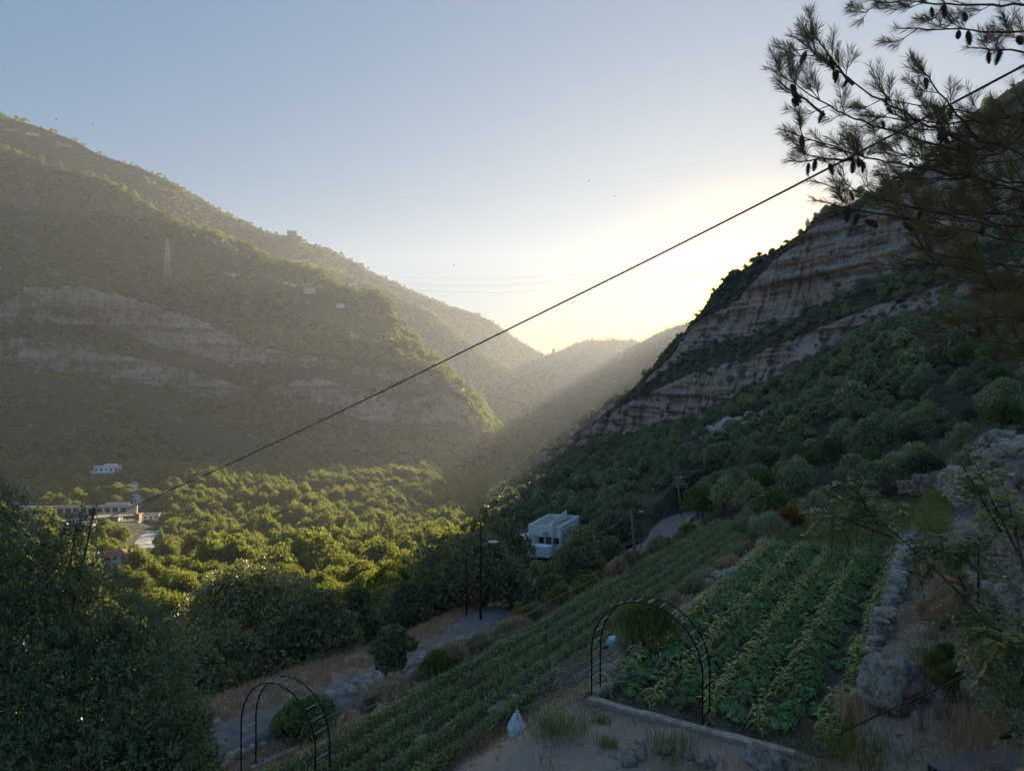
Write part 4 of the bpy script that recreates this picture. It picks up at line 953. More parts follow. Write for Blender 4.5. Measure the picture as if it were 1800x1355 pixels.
for k in range(9):
    a0_ = k * 0.7; R0 = 0.55 + 0.09 * k; pts = []
    for a in np.linspace(a0_, a0_ + 4.6, 26):
        x_ = c_[0] + R0 * 1.0 * math.cos(a) + .1 * math.sin(k * 3); y_ = c_[1] + R0 * 1.35 * math.sin(a)
        pts.append((x_, y_, zxy(x_, y_) + 0.06 + 0.13 * abs(math.sin(a * 1.3 + k)) + .015 * k))
    o = MB().tube(pts, 0.014, 6).build('irrigation_hose', M['hose' if k % 3 else 'zinc'], None, True)
    tag(o, 'loop of grey green irrigation hose in the tangle behind the arch', 'hose', 'irrigation hose loops behind the arch')

# ---- crops
def squash_mesh(seed):
    r_ = np.random.default_rng(seed); mb = MB(); n = 15
    for k in range(n):
        a = k * 2.4 + r_.normal(0, .2); d = 0.10 + 0.30 * math.sqrt((k + .5) / n) * r_.uniform(.8, 1.2); h = 0.44 - 0.5 * d * r_.uniform(.6, 1.2) + r_.normal(0, .03)
        c = np.array([math.cos(a) * d, math.sin(a) * d, h]); R0 = 0.125 * r_.uniform(.75, 1.2)
        nn = unit(np.array([[math.cos(a) * .5, math.sin(a) * .5, 1]]) + r_.normal(0, .22, (1, 3)))[0]
        u = unit(np.cross(nn, [0, 1, .1])[None])[0]; w = np.cross(nn, u)
        aa = np.linspace(0, 2 * math.pi, 11)[:-1]; rr_ = R0 * (1 + 0.18 * np.cos(aa * 5))
        ring = c + np.cos(aa)[:, None] * u * rr_[:, None] + np.sin(aa)[:, None] * w * rr_[:, None] - nn * (0.03 * np.cos(aa * 5)[:, None] + .01)
        mb.add(np.vstack([c[None], ring]), [[0, 1 + q, 1 + (q + 1) % 10] for q in range(10)])
        mb.tube([(0, 0, 0), c * [.5, .5, .7], c - [0, 0, .01]], [.008, .006, .005], 3, cap=False)
    return mb.data('squash_plant', M['squash'])
def corn_mesh(seed):
    r_ = np.random.default_rng(seed); mb = MB(); H_ = r_.uniform(.55, .8)
    mb.tube([(0, 0, -.05), (0.01, 0, H_ * .5), (0, .01, H_ * .85)], [.014, .011, .006], 5, cap=False)
    for k in range(10):
        a = k * 2.6 + r_.normal(0, .3); z0 = H_ * (.12 + .08 * k); L_ = .42 * r_.uniform(.7, 1.15); d = np.array([math.cos(a), math.sin(a), 0]); w = np.array([-d[1], d[0], 0])
        P = [np.array([0, 0, z0]) + d * L_ * f * (0.8) + np.array([0, 0, L_ * (0.75 * f - 0.95 * f * f)]) for f in (0, .3, .6, 1)]
        W_ = [.014, .032, .026, .002]; V = []
        for p_, ww in zip(P, W_): V += [p_ - w * ww, p_ + w * ww]
        mb.add(V, [[0, 1, 3, 2], [2, 3, 5, 4], [4, 5, 7, 6]])
    return mb.data('corn_plant', M['corn'])
SQ = [squash_mesh(k) for k in range(5)]; CO = [corn_mesh(k) for k in range(5)]
r_ = np.random.default_rng(12)
rows_sq = [(-6.15, 'leftmost'), (-5.05, 'second from left'), (-3.95, 'third from left'), (-2.92, 'fourth from left'), (-2.5, 'rightmost')]
for t_, nm in rows_sq:
    for s_ in np.arange(14.9, 32.5, 0.31 if nm != 'rightmost' else 1.4):
        for side in (0,):
            if nm == 'rightmost' and r_.random() < .25: continue
            p = xyz(s_ + r_.normal(0, .08), t_ + r_.normal(0, .06), -.03); o = link('squash_plant', SQ[r_.integers(5)], None, tuple(p))
            o.rotation_euler = (0, 0, r_.uniform(0, 6.28)); o.scale = (1, 1, r_.uniform(.8, 1.15)); k_ = r_.uniform(.5, .74); o.scale = (k_, k_, k_ * 1.1)
            tag(o, 'broad leaved squash plant in the %s squash row of the field' % nm, 'squash plant', 'squash plants in rows')
rows_co = [(-6.72, 'leftmost'), (-5.6, 'second from left'), (-4.5, 'third from left'), (-3.42, 'fourth from left'), (-2.15, 'rightmost')]
for t_, nm in rows_co:
    for s_ in np.arange(14.7, 32.6, 0.28):
        if r_.random() < .06: continue
        p = xyz(s_ + r_.normal(0, .05), t_ + r_.normal(0, .06), -.02); o = link('corn_plant', CO[r_.integers(5)], None, tuple(p))
        o.rotation_euler = (r_.normal(0, .06), r_.normal(0, .06), r_.uniform(0, 6.28)); k_ = r_.uniform(.62, 1.05); o.scale = (k_, k_, k_)
        tag(o, 'young yellow green corn plant in the %s corn row of the field' % nm, 'corn plant', 'corn plants in rows')

def mass(name, label, s_rng, t_rng, n, mat, size, h, cat, seed, rowgap=None, mask=None, hfun=None, wide=.6, upw=.6):
    """dense low planting of single leaves that nobody could count"""
    r_ = np.random.default_rng(seed); s_ = s_rng[0] + (s_rng[1] - s_rng[0]) * r_.random(n) ** 1.25; t_ = r_.uniform(*t_rng, n)
    if rowgap: t_ = t_rng[0] + (np.floor((t_ - t_rng[0]) / rowgap) + .5) * rowgap + r_.normal(0, rowgap * .15, n)
    if mask is not None:
        k = mask(s_, t_); s_, t_ = s_[k], t_[k]
    n = len(s_); x, y = xy_of(s_, t_); z = road_blend(x, y, zN(s_, t_))
    P = np.stack([x, y, z], -1); hh = h * (0.65 + .35 * fbm(P / 1.1, 3, seed)) if hfun is None else hfun(s_, t_)
    P[:, 2] += hh * r_.random(n) ** .6
    size_ = size * r_.uniform(.6, 1.3, n); D = rdir(n, r_) + [0, 0, upw]
    V, F_ = leaf_quads(P, D, rdir(n, r_) * .8 + [0, 0, .8], size_, size_ * wide)
    o = link(name, mesh_data(name, V, F_, M[mat])); return tag(o, label, cat, kind='stuff')
mass('bean_crop', 'dense dark green rows of beans filling the long lower field', (9.5, 44), (-12.75, -9.45), 60000, 'bean', .085, .5, 'bean crop', 61, rowgap=.66)
mass('green_weeds', 'fresh green weeds between the squash field and the far wall', (33.3, 52), (-7.0, -.2), 16000, 'greengrass', .32, .5, 'weeds', 62, wide=.12, upw=1.6)
mass('field_weeds', 'low green weeds along the right side of the squash field', (14.5, 33), (-2.0, -1.65), 7000, 'bean', .10, .35, 'weeds', 63)
mass('row_weeds', 'small scattered weeds on the soil between the squash rows', (14.5, 33), (-7, -2), 5200, 'bean', .06, .10, 'weeds', 64)
r_ = np.random.default_rng(13)
cane_m = MB().tube([(0, 0, -.1), (.015, 0, .55), (0, .01, 1.15)], [.008, .007, .005], 5).data('bamboo_cane', M['cane'])
for k in range(110):
    s_ = 10 + 26 * r_.random() ** 1.2; t_ = -12.75 + (int(r_.integers(0, 6)) + .5) * .55
    o = link('bamboo_cane', cane_m, None, tuple(xyz(s_, t_))); o.rotation_euler = (r_.normal(0, .1), r_.normal(0, .1), r_.uniform(0, 6.28)); o.scale = (1, 1, r_.uniform(.6, .95))
    tag(o, 'thin upright cane among the bean rows', 'cane', 'support canes in the bean field')
for k, (a, b) in enumerate((((560, 1312), (690, 1245)), ((700, 1262), (860, 1185)), ((780, 1190), (905, 1140)), ((900, 1160), (960, 1128)), ((930, 1105), (1050, 1040)), ((1040, 1065), (1120, 1030)), ((880, 1130), (960, 1095)), ((640, 1290), (700, 1262)))):
    A_, B_ = hn(*a, .6), hn(*b, .6); o = MB().tube([A_, (A_ + B_) / 2 + [0, 0, .03], B_], .010, 5).build('fallen_cane', M['cane'])
    tag(o, 'long pale cane lying across the top of the bean plants', 'cane', 'canes lying across the beans')

# ---- grasses
def blades(name, label, P, n_per, h, w, mat, seed, cat='grass', spread=.12):
    r_ = np.random.default_rng(seed); n = len(P) * n_per; Q = np.repeat(P, n_per, axis=0) + np.c_[r_.normal(0, spread, (n, 2)), np.zeros(n)]
    hh = np.repeat(np.broadcast_to(h, (len(P),)), n_per) * r_.uniform(.5, 1.2, n); a = r_.uniform(0, 6.28, n); ln = r_.uniform(.1, .6, n)
    D = np.stack([np.cos(a) * ln, np.sin(a) * ln, np.ones(n)], 1); V, F_ = leaf_quads(Q - [0, 0, .03], D, rdir(n, r_), hh, w)
    return tag(link(name, mesh_data(name, V, F_, M[mat])), label, cat, kind='stuff')
def pick(n, s_rng, t_rng, seed, nsc=1.2, th=0.0, mask=None):
    r_ = np.random.default_rng(seed); s_ = r_.uniform(*s_rng, n); t_ = r_.uniform(*t_rng, n); x, y = xy_of(s_, t_)
    k = fbm(np.stack([x, y, 0 * x], -1) / nsc, 3, seed) > th
    if mask is not None: k &= mask(s_, t_)
    x, y, s_, t_ = x[k], y[k], s_[k], t_[k]; return np.stack([x, y, road_blend(x, y, zN(s_, t_))], -1)
notfield = lambda s, t: ~(((t > -12.8) & (t < -9.4) & (s < 44) & (s > 9)) | ((t > -7.1) & (t < -1.8) & (s > 14.2) & (s < 33)))
def offroad(P, d=2.2): return P[np.linalg.norm(P[:, None, :2] - ROADC[None, :, :2], axis=2).min(1) > d]
def nobare(P):
    s_, t_ = st_of(P[:, 0], P[:, 1]); return P[~((s_ < 14.2) & (t_ > -9) & (t_ < -2.2) & (np.random.default_rng(1).random(len(P)) < .8))]
blades('dry_grass', 'dry straw coloured grass on the banks and bare strips', np.concatenate([nobare(pick(2600, (8, 34), (-9.6, 8), 71, 1.3, -.1, notfield)), pick(2600, (8, 50), (-22, -12.9), 72, 1.3, -.15), pick(1400, (30, 60), (-14, 3), 73, 2, 0, notfield)]), 12, .30, .016, 'drygrass', 74)
blades('green_grass', 'tufts of green grass on the near bank and strip', np.concatenate([nobare(pick(1500, (8, 34), (-9.6, 8), 75, .9, .12, notfield)), pick(900, (8, 50), (-20, -12.9), 76, 1.3, .1)]), 14, .32, .016, 'greengrass', 77)
blades('meadow_grass', 'dry brown grass on the rough ground beside the road', offroad(pick(11000, (14, 66), (-40, -20), 78, 3, -.5), 1.6), 10, .42, .03, 'drygrass', 79)
def tuft(label, px, py, h, n, mat, seed, w=.012, spread=.16, name='grass_clump', cat='grass clump'):
    p = hn(px, py); r_ = np.random.default_rng(seed); a = r_.uniform(0, 6.28, n); ln = r_.uniform(.05, .6, n)
    V, F_ = leaf_quads(np.c_[r_.normal(0, spread, (n, 2)), np.full(n, -.05)], np.stack([np.cos(a) * ln, np.sin(a) * ln, np.ones(n)], 1), rdir(n, r_), h * r_.uniform(.5, 1.15, n), w)
    return tag(link(name, mesh_data(name, V, F_, M[mat]), None, tuple(p)), label, cat)
tuft('tall olive green grass clump right of the white sack', 975, 1290, .62, 420, 'greengrass', 1, spread=.3)
tuft('straw grass clump left of the white sack', 845, 1315, .5, 350, 'drygrass', 2, spread=.35)
tuft('dark low weed clump at the bottom edge left of the sack', 750, 1350, .4, 380, 'greengrass', 3, spread=.22)
tuft('green weed clump above the rubble at bottom centre', 1180, 1320, .38, 350, 'greengrass', 4, spread=.28)
tuft('bluish weed clump behind the corner boulder', 1640, 1165, .5, 420, 'greengrass', 5, spread=.28)
tuft('tuft of pale straw at the foot of the corner boulder', 1515, 1270, .75, 260, 'drygrass', 6, spread=.3)
tuft('brown straw heap above the tarmac corner at bottom right', 1735, 1300, .5, 900, 'drygrass', 7, spread=.5)
tuft('dark twiggy weed clump in front of the corner boulder', 1520, 1335, .5, 700, 'greengrass', 8, spread=.5)
tuft('small dark weed by the kerb near the arch foot', 1057, 1268, .22, 150, 'greengrass', 9, spread=.1)
tuft('small dark weed on the bare ground below the kerb', 1068, 1312, .28, 180, 'greengrass', 10, spread=.1)

# tarmac corner at the bottom right
c0 = [hn(1630, 1366), hn(1710, 1347), hn(1785, 1333), hn(1880, 1318)]
P = []
for q_ in c0: P.append(q_ + [0, 0, .22])
for q_ in reversed(c0): P.append(q_ + [0.9, -4.0, .35])
mb = MB(); mb.add(P, [[0, 7, 6, 1], [1, 6, 5, 2], [2, 5, 4, 3]]); Q = [p_ - [0, 0, .5] for p_ in P]; mb.add(P[:4] + Q[:4], [[0, 1, 5, 4], [1, 2, 6, 5], [2, 3, 7, 6]])
o = mb.build('tarmac_road', M['asphalt']); o['kind'] = 'structure'

# ---- bushes with their own look
def bush(label, px, py, r_w, h, mat, seed, size=.12, per=4200, n=8, base=None, name='bush', cat='bush', group=None, low=.1, flat=.9, stem=.03, lw=None):
    p = hn(px, py) if base is None else base; r_ = np.random.default_rng(seed)
    lb = lobes_round(r_, h, r_w * 2, n, low); thin = mat in ('palebush', 'drygrass', 'greengrass', 'redbush')
    cr = crown_mesh(name + ' crown', lb, int(per * (1.6 if thin else 1)), size * (2.4 if thin else 1), M[mat], r_, flat=flat, lw=.16 if thin else 1, up=1.3 if thin else .35, inner=.7 if thin else .25)
    tr = trunk_mesh(name + ' stem', h, stem, lb, M['bark'], r_, nstem=3)
    o = thing(name, label, cat, tuple(p), 0, group); link('crown', cr, o); link('stem', tr, o); return o
bush('dark dense hedge bush behind the left arch', 538, 1292, 1.35, 1.25, 'bean', 1, .10, 26000, n=14, low=.05)
bush('bright green rounded shrub on the outer edge of the bean field', 935, 1085, 1.3, 1.3, 'leaf_bright', 2, .12, 3500)
bush('tall dark weedy shrub between the two fields behind the arch', 1135, 1135, .95, 1.15, 'greengrass', 3, .10, 3800)
bush('olive brown shrub above the hose tangle', 1100, 1150, .45, .6, 'palebush', 31, .06, 1500)
bush('reddish dry shrub at the far corner of the squash field', 1385, 935, .8, 1.0, 'redbush', 4, .12, 2000)
bush('pale grassy shrub left of the reddish one', 1352, 948, 1.0, 1.0, 'palebush', 5, .12, 2600)
r_ = np.random.default_rng(15)
for k in range(84):
    f = (k % 60) / 59; s_ = 15 + 31 * f; t_ = -13.7 + r_.normal(0, .35)
    if k >= 60: f = (k - 60) / 23; s_ = 21 + 24 * f; t_ = -15.6 + r_.normal(0, .9)
    bush('pale dry flowering shrub along the outer edge of the bean field', 0, 0, .5 * r_.uniform(.5, 1.5), .6 * r_.uniform(.5, 1.4), ('palebush', 'drygrass', 'palebush', 'greengrass')[k % 4], 400 + k, .10, 900, n=5, base=xyz(s_, t_), group='pale shrubs edging the bean field')
for k in range(22):
    f = k / 21; s_ = 20 + 14 * f + r_.normal(0, .4); t_ = -8.1 + r_.normal(0, .3)
    bush('brown and grey weed shrub on the bank between the two fields', 0, 0, .42 * r_.uniform(.6, 1.4), .5 * r_.uniform(.7, 1.3), ('palebush', 'drygrass', 'greengrass')[k % 3], 450 + k, .08, 800, n=5, base=xyz(s_, t_), group='weeds on the bank between the fields')
for k in range(16):
    s_ = 36 + 12 * r_.random(); t_ = -12 + 8 * r_.random()
    bush('tall pale grass shrub beyond the far end of the fields', 0, 0, .8 * r_.uniform(.6, 1.4), .9 * r_.uniform(.7, 1.3), ('palebush', 'greengrass')[k % 2], 480 + k, .12, 1100, n=5, base=xyz(s_ + 4, t_), group='pale shrubs beyond the fields')
for k in range(18):
    s_ = 15 + 16 * r_.random(); t_ = -.9 + 1.2 * r_.random()
    bush('dry weed on the grass strip between the two stone walls', 0, 0, .4 * r_.uniform(.5, 1.4), .4 * r_.uniform(.7, 1.3), ('drygrass', 'greengrass')[k % 2], 500 + k, .07, 900, n=5, base=xyz(s_, t_), group='weeds between the stone walls')

# ---- big dark trees beyond the road (placed by their feet, real sizes)
def big_tree(label, px, d, top_py, wpx, mat, seed, zbase=None, per=9000, size=.26, n=12, low=.2, name='broadleaf_tree', nstem=1, group=None, flat=.9, trad=.22):
    x = (px - CX) / FPX * d; z = zxy(x, d) if zbase is None else zbase; top = (CY - top_py) / FPX * d; h = (top - z) / 0.98; w = wpx / FPX * d
    r_ = np.random.default_rng(seed); lb = lobes_round(r_, h, w, n, low); cr = crown_mesh(name + ' crown', lb, per, size, M[mat], r_, flat=flat)
    tr = trunk_mesh(name + ' trunk', h, trad, lb, M['bark'], r_, nstem=nstem); o = thing(name, label, 'tree', (x, d, z)); link('crown', cr, o); link('trunk', tr, o); return o
big_tree('big spreading dark tree with bare lower limbs left of centre', 440, 52, 985, 270, 'leaf_dark', 601, per=24000, low=.45, n=18, nstem=3)
big_tree('dense dark tree mass below and right of the spreading tree', 545, 46, 1055, 190, 'leaf_dark', 602, per=15000, low=.12, n=14)
big_tree('dark low tree in front of the spreading tree', 400, 42, 1120, 190, 'leaf_dark', 603, per=13000, low=.12, n=12)
big_tree('dark shaded tree near the bottom left above the road', 330, 36, 1150, 170, 'leaf_dark', 604, per=13000, low=.12, n=12)
big_tree('narrow dark tree between the lit trees and the small umbrella tree', 628, 58, 1010, 90, 'leaf_dark', 605, per=9000, low=.15)
big_tree('small umbrella shaped tree with thin forked stems by the road', 690, 29.5, 1078, 92, 'leaf_dark', 606, per=9000, size=.17, low=.45, n=12, nstem=3, flat=.6, trad=.05, name='umbrella_tree')
big_tree('dark round tree left of the two power poles', 760, 66, 945, 175, 'leaf_dark', 607, per=15000, low=.1, n=14)
big_tree('dense dark tree directly behind the power poles', 850, 64, 950, 170, 'leaf_dark', 608, per=15000, low=.1, n=14)
big_tree('dark tree between the power poles and the white house', 900, 64, 1018, 100, 'leaf_dark', 609, per=9000, low=.1, n=12)
big_tree('tall dark tree hiding the right side of the white house', 1020, 72, 912, 120, 'leaf_dark', 610, per=15000, low=.1, n=14)
big_tree('dark tree right of the one hiding the white house', 1072, 76, 930, 95, 'leaf_dark', 611, per=10000, low=.1, n=12)
big_tree('low dark tree in front of the white house trees', 965, 58, 1015, 90, 'leaf_dark', 612, per=9000, low=.1, n=10)
big_tree('dark rounded tree at the lower edge beside the poles', 715, 60, 1010, 90, 'leaf_dark', 613, per=8000, low=.1, n=10)

# ---- litter on the ground: straw, pebbles and clods nobody could count
def litter(name, label, P, size, mat, seed, flat=True, cat='litter'):
    r_ = np.random.default_rng(seed); n = len(P); a = r_.uniform(0, 6.28, n); D = np.stack([np.cos(a), np.sin(a), r_.normal(.05, .12, n)], 1)
    V, F_ = leaf_quads(P + [0, 0, .02], D, np.tile([0, 0, 1.0], (n, 1)) + rdir(n, r_) * .3, size * r_.uniform(.4, 1.3, n), size * .07)
    return tag(link(name, mesh_data(name, V, F_, M[mat])), label, cat, kind='stuff')
litter('straw_litter', 'fine dry straw scattered over the bare ground and banks', np.concatenate([pick(16000, (8, 30), (-9.6, 6), 91, 1.0, -.4, notfield), pick(6000, (9, 40), (-21, -12.9), 92, 1.0, -.3)]), .28, 'drygrass', 93)
def pebbles(name, label, P, s0, s1, mat, seed):
    r_ = np.random.default_rng(seed); bm = bmesh.new(); bmesh.ops.create_icosphere(bm, subdivisions=1, radius=1.0); v0 = np.array([v.co[:] for v in bm.verts]); f0 = np.array([[v.index for v in f.verts] for f in bm.faces]); bm.free()
    n = len(P); s = s0 + (s1 - s0) * r_.random(n) ** 3; V = v0[None] * (s[:, None] * r_.uniform(.6, 1.3, (n, 3)))[:, None, :] * [1, 1, .65]; V = V * (1 + r_.normal(0, .16, V.shape[:2]))[..., None]
    V = V + P[:, None, :] + [0, 0, .01]; F_ = f0[None] + (np.arange(n) * len(v0))[:, None, None]
    return tag(link(name, mesh_data(name, V.reshape(-1, 3), F_.reshape(-1, 3), M[mat])), label, 'pebbles', kind='stuff')
pebbles('pebbles', 'small pale pebbles strewn over the bare ground by the fields', np.concatenate([pick(2600, (8, 24), (-9.6, 6), 94, .8, -.1, notfield), pick(1500, (9, 34), (-20, -12.9), 95, .8, -.1)]), .012, .09, 'rock', 96)
pebbles('soil_clods', 'brown clods of soil between the crop rows', pick(5000, (14.4, 33), (-7.1, -1.8), 97, .5, -.6), .012, .045, 'rock_dark', 98)

r_ = np.random.default_rng(44)
for k, (px_k, d_k) in enumerate(((-60, 62), (40, 55), (120, 70), (210, 58), (300, 74), (-150, 78), (20, 82), (230, 84), (-220, 56), (360, 66), (480, 76), (560, 68), (-320, 70), (130, 48))):
    x = (px_k - CX) / FPX * d_k; z = zdrop(x, d_k); c_, t_ = near_d[k % 3]
    tree_thing('broadleaf_tree', 'dark tree on the low ground left of the valley road', 'tree', c_, t_, (x, d_k, z - .5), 0.75 + .35 * r_.random(), r_.uniform(0, 6.28), 'dark trees left of the valley road', .9)
big_tree('low dark bushy tree just below the front of the white house', 985, 84, 982, 75, 'leaf_dark', 621, per=7000, low=.1, n=9)
big_tree('low green bush below the left corner of the white house', 945, 88, 984, 50, 'leaf_slope', 622, per=5000, low=.1, n=8)

# ------------------------------------------------------------------ buildings
def building(label, loc, rz, w, d, storeys=1, sh=3.1, nwin=3, wall='white', roof='flat', name='house', cat='house', group=None, win=(1.1, 1.3), door=True, balcony=False, side=2, detail=True):
    h = storeys * sh; t = thing(name, label, cat, tuple(loc), rz, group)
    MB().box((0, 0, h / 2 - 1.5), (w, d, h + 3)).build('wall', M[wall], t)
    if roof == 'flat':
        MB().box((0, 0, h + .10), (w + .5, d + .5, .2)).build('roof_slab', M['roofslab'], t)
        mb = MB()
        for s in (-1, 1):
            mb.box((0, s * (d / 2 + .14), h + .45), (w + .5, .2, .5)); mb.box((s * (w / 2 + .14), 0, h + .452), (.2, d + .08, .5))
        mb.build('parapet', M[wall], t)
    elif roof == 'hip':
        o_ = .5; V = [(-w / 2 - o_, -d / 2 - o_, h), (w / 2 + o_, -d / 2 - o_, h), (w / 2 + o_, d / 2 + o_, h), (-w / 2 - o_, d / 2 + o_, h), (-w / 2 + d * .45, 0, h + d * .22), (w / 2 - d * .45, 0, h + d * .22)]
        mb = MB(); mb.add(V, [[0, 1, 5, 4], [2, 3, 4, 5]]); mb.F[3].append(np.array([[1, 2, 5], [3, 0, 4]])); mb.F[4].append(np.array([[3, 2, 1, 0]])); mb.build('roof', M['tile'], t)
    if detail:
        for st_ in range(storeys):
            for k in range(nwin):
                x_ = (k + .5) / nwin * w - w / 2; z = st_ * sh + 1.5
                if door and st_ == 0 and k == nwin // 2: MB().box((x_, -d / 2 - .02, 1.1), (1.1, .12, 2.2)).build('door', M['wood'], t); continue
                wf = MB().box((x_, -d / 2 - .03, z), (win[0] + .2, .12, win[1] + .2)).build('window', M[wall], t)
                MB().box((x_, -d / 2 - .10, z), (win[0], .06, win[1])).build('pane', M['glass'], wf)
            for s in (-1, 1):
                for k in range(side):
                    y_ = (k + .5) / side * d - d / 2
                    wf = MB().box((s * (w / 2 + .03), y_, st_ * sh + 1.5), (.12, win[0] + .2, win[1] + .2)).build('window', M[wall], t)
                    MB().box((s * (w / 2 + .10), y_, st_ * sh + 1.5), (.06, win[0], win[1])).build('pane', M['glass'], wf)
            if balcony and st_ > 0: MB().box((0, -d / 2 - .8, st_ * sh + .0), (w * .9, 1.5, .18)).box((0, -d / 2 - 1.5, st_ * sh + .5), (w * .9, .1, .9)).build('balcony', M[wall], t)
    return t
def on_hill(px, py, wpx, label, storeys=1, rz=0.2, dfrac=.7, **kw):
    p = hit(px, py); w = wpx / FPX * p[1]; return building(label, p - [0, 0, .6], rz, w, w * dfrac, storeys, **kw)

# white house by the road bend
p0, p1, p2 = at(930, 922, 132.5), at(973, 924.5, 131.5), at(963, 904, 145)
ztop = p0[2]; hgt = 4.1; wv = float(np.hypot(*(p1 - p0)[:2])); rz = math.atan2((p1 - p0)[1], (p1 - p0)[0]) - .16; dv = 12.0
cx = p0[:2] + np.array([math.cos(rz), math.sin(rz)]) * (wv / 2 + .7) + np.array([-math.sin(rz), math.cos(rz)]) * dv / 2
t = thing('house', 'small white flat roofed house with open walled roof below the road bend', 'house', (cx[0], cx[1], ztop - hgt), rz)
w_ = wv + 1.6
MB().box((0, 0, hgt / 2 - 2.4), (w_, dv, hgt + 3.6)).build('wall', M['white'], t)
MB().box((0, 0, hgt - .52), (w_ - .5, dv - .5, .12)).build('roof_slab', M['roofslab'], t)
mb = MB()
for s in (-1, 1): mb.box((0, s * (dv / 2 - .12), hgt - .28), (w_ + .1, .26, .66)); mb.box((s * (w_ / 2 - .12), 0, hgt - .282), (.26, dv - .55, .66))
mb.build('parapet', M['white'], t)
mb = MB(); mb.add([(.6, -dv / 2 + .3, hgt - .4), (.75, -dv / 2 + .3, hgt - .4), (.75, dv / 2 - .4, hgt - .4), (.6, dv / 2 - .4, hgt - .4), (.6, -dv / 2 + .3, hgt + .1), (.75, -dv / 2 + .3, hgt + .1), (.75, dv / 2 - .4, hgt + 1.1), (.6, dv / 2 - .4, hgt + 1.1)], [[0, 1, 5, 4], [1, 2, 6, 5], [2, 3, 7, 6], [3, 0, 4, 7], [4, 5, 6, 7]]); mb.build('stair_wall', M['white'], t)
wf = MB().box((-1.0, -dv / 2 - .03, 1.5), (2.1, .14, 1.3)).build('window', M['cream'], t); MB().box((-1.0, -dv / 2 - .11, 1.5), (1.85, .06, 1.05)).build('pane', M['glass'], wf)
wf = MB().box((2.3, -dv / 2 - .03, 1.5), (1.2, .14, 1.3)).build('window', M['cream'], t); MB().box((2.3, -dv / 2 - .11, 1.5), (1.0, .06, 1.05)).build('pane', M['glass'], wf)
MB().box((.85, -dv / 2 - .04, 1.0), (1.1, .12, 2.3)).build('door', M['wood'], t)
MB().box((.3, -dv / 2 - .2, 2.75), (.9, .35, .5)).build('air_conditioner', M['zinc'], t)
mb = MB()
for s in (-.22, .22): mb.bar((2.0 + s, -dv / 2 - .35, -1), (2.0 + s, -dv / 2 - .18, hgt + .5), .035)
for k in range(13): mb.bar((1.78, -dv / 2 - .30 + k * .01, -.6 + k * .38), (2.22, -dv / 2 - .30 + k * .01, -.6 + k * .38), .025)
mb.build('ladder', M['zinc'], t)
t2 = thing('shed', 'low white shed with curved metal roof left of the white house', 'shed', tuple(at(915, 962, 131)), rz)
MB().box((0, 0, .4), (6.0, 4.5, 2.4)).build('wall', M['white'], t2)
a = np.linspace(0.15, math.pi - .15, 12); V = []
for y_ in (-2.4, 2.4):
    for q_ in a: V.append((-3.2 * math.cos(q_), y_, 1.55 + .7 * math.sin(q_)))
mb = MB(); mb.add(V, [[k, k + 1, k + 13, k + 12] for k in range(11)]); mb.build('roof', M['zinc'], t2)
MB().box((4.6, -1.2, .1), (3.4, 2.0, 1.9)).build('side_wall', M['white'], t2)

# left valley village
v = VILL['mod']; q_ = building('long low modern white house with a terrace on the village hill', v + [0, 0, .3], .15, 19, 8, 1, 3.4, 5, 'white', win=(2.0, 1.6))
MB().box((0, -6.2, -.6), (22, 4.4, 2.6)).build('terrace', M['white'], q_); MB().box((2, .5, 4.6), (9, 5, 2.0)).build('upper_floor', M['white'], q_)
v = VILL['red']; q_ = building('pale two storey house with a red tiled roof beside the winding lane', v + [0, 0, .1], .25, 7.6, 6.6, 2, 2.7, 3, 'cream', 'hip')
MB().box((-8.0, 1.5, 1.2), (9, 4.5, 2.6)).build('annex_wall', M['cream'], q_); MB().box((-8.0, 1.5, 2.62), (9.6, 5.0, .22)).build('annex_roof', M['roofslab'], q_)
v = VILL['small']; building('tiny white cottage among the trees at the far left', v + [0, 0, .2], -.2, 5.5, 4.5, 1, 3.2, 2, 'white')
v = VILL['build']; t = thing('unfinished_building', 'half built grey concrete house with orange sheeting in the village', 'building', tuple(v + [0, 0, .2]), .12)
MB().box((0, 0, -1.0), (24, 9, 4.0)).build('wall', M['greywall'], t); MB().box((-1, .5, 3.9), (25, 10, .35), tilt=(0, -.045)).build('roof_slab', M['roofslab'], t)
for k in range(6): MB().box((-10 + 4 * k, -4.2, 2.4), (.5, .5, 3.0)).build('column', M['greywall'], t)
MB().box((-5, 1, 2.3), (9, 6, 2.6)).build('upper_room', M['cream'], t)
for k in range(4): MB().box((-7.5 + 5.2 * k, -4.53, .1), (1.7, .1, 1.2)).build('opening_shade', M['glass'], t)  # solid dark panels on the wall, coloured as the shade inside open bays
MB().box((10.8, -4.0, 3.6), (2.6, .15, 4.2), tilt=(.1, 0)).box((12.2, -2, 3.2), (.15, 4, 3.4)).build('orange_sheeting', M['orange'], t)
MB().tube([(-2, 1, 4.1), (-2, 1, 5.6)], [.9, .9], 10).build('water_tank', M['cream'], t)
v = VILL['wall']; L_ = 78; wl_ = thing('arcade_wall', 'long brown retaining wall with dark square openings below the umbrella pines', 'wall', tuple(v + [0, 8, 0]), .07)
MB().box((0, 0, 1.2), (L_, 1.0, 5.4)).build('wall_face', M['cream'], wl_); MB().box((0, -.1, 4.05), (L_ + .6, 1.6, .3)).build('coping', M['roofslab'], wl_)
for k in range(9): MB().box((-6 + 4.6 * k, -.52, 1.4), (3.1, .1, 2.7)).build('opening_shade', M['glass'], wl_)  # no holes cut: dark panels stand for the shade within the arcade
MB().box((28, -.8, 5.0), (14, .2, 2.2)).build('railing', M['white'], wl_)
yd = hit(150, 925); q_ = building('low white walled yard building left of the half built house', hit(140, 932), .1, 13, 8, 1, 3.0, 3, 'white')
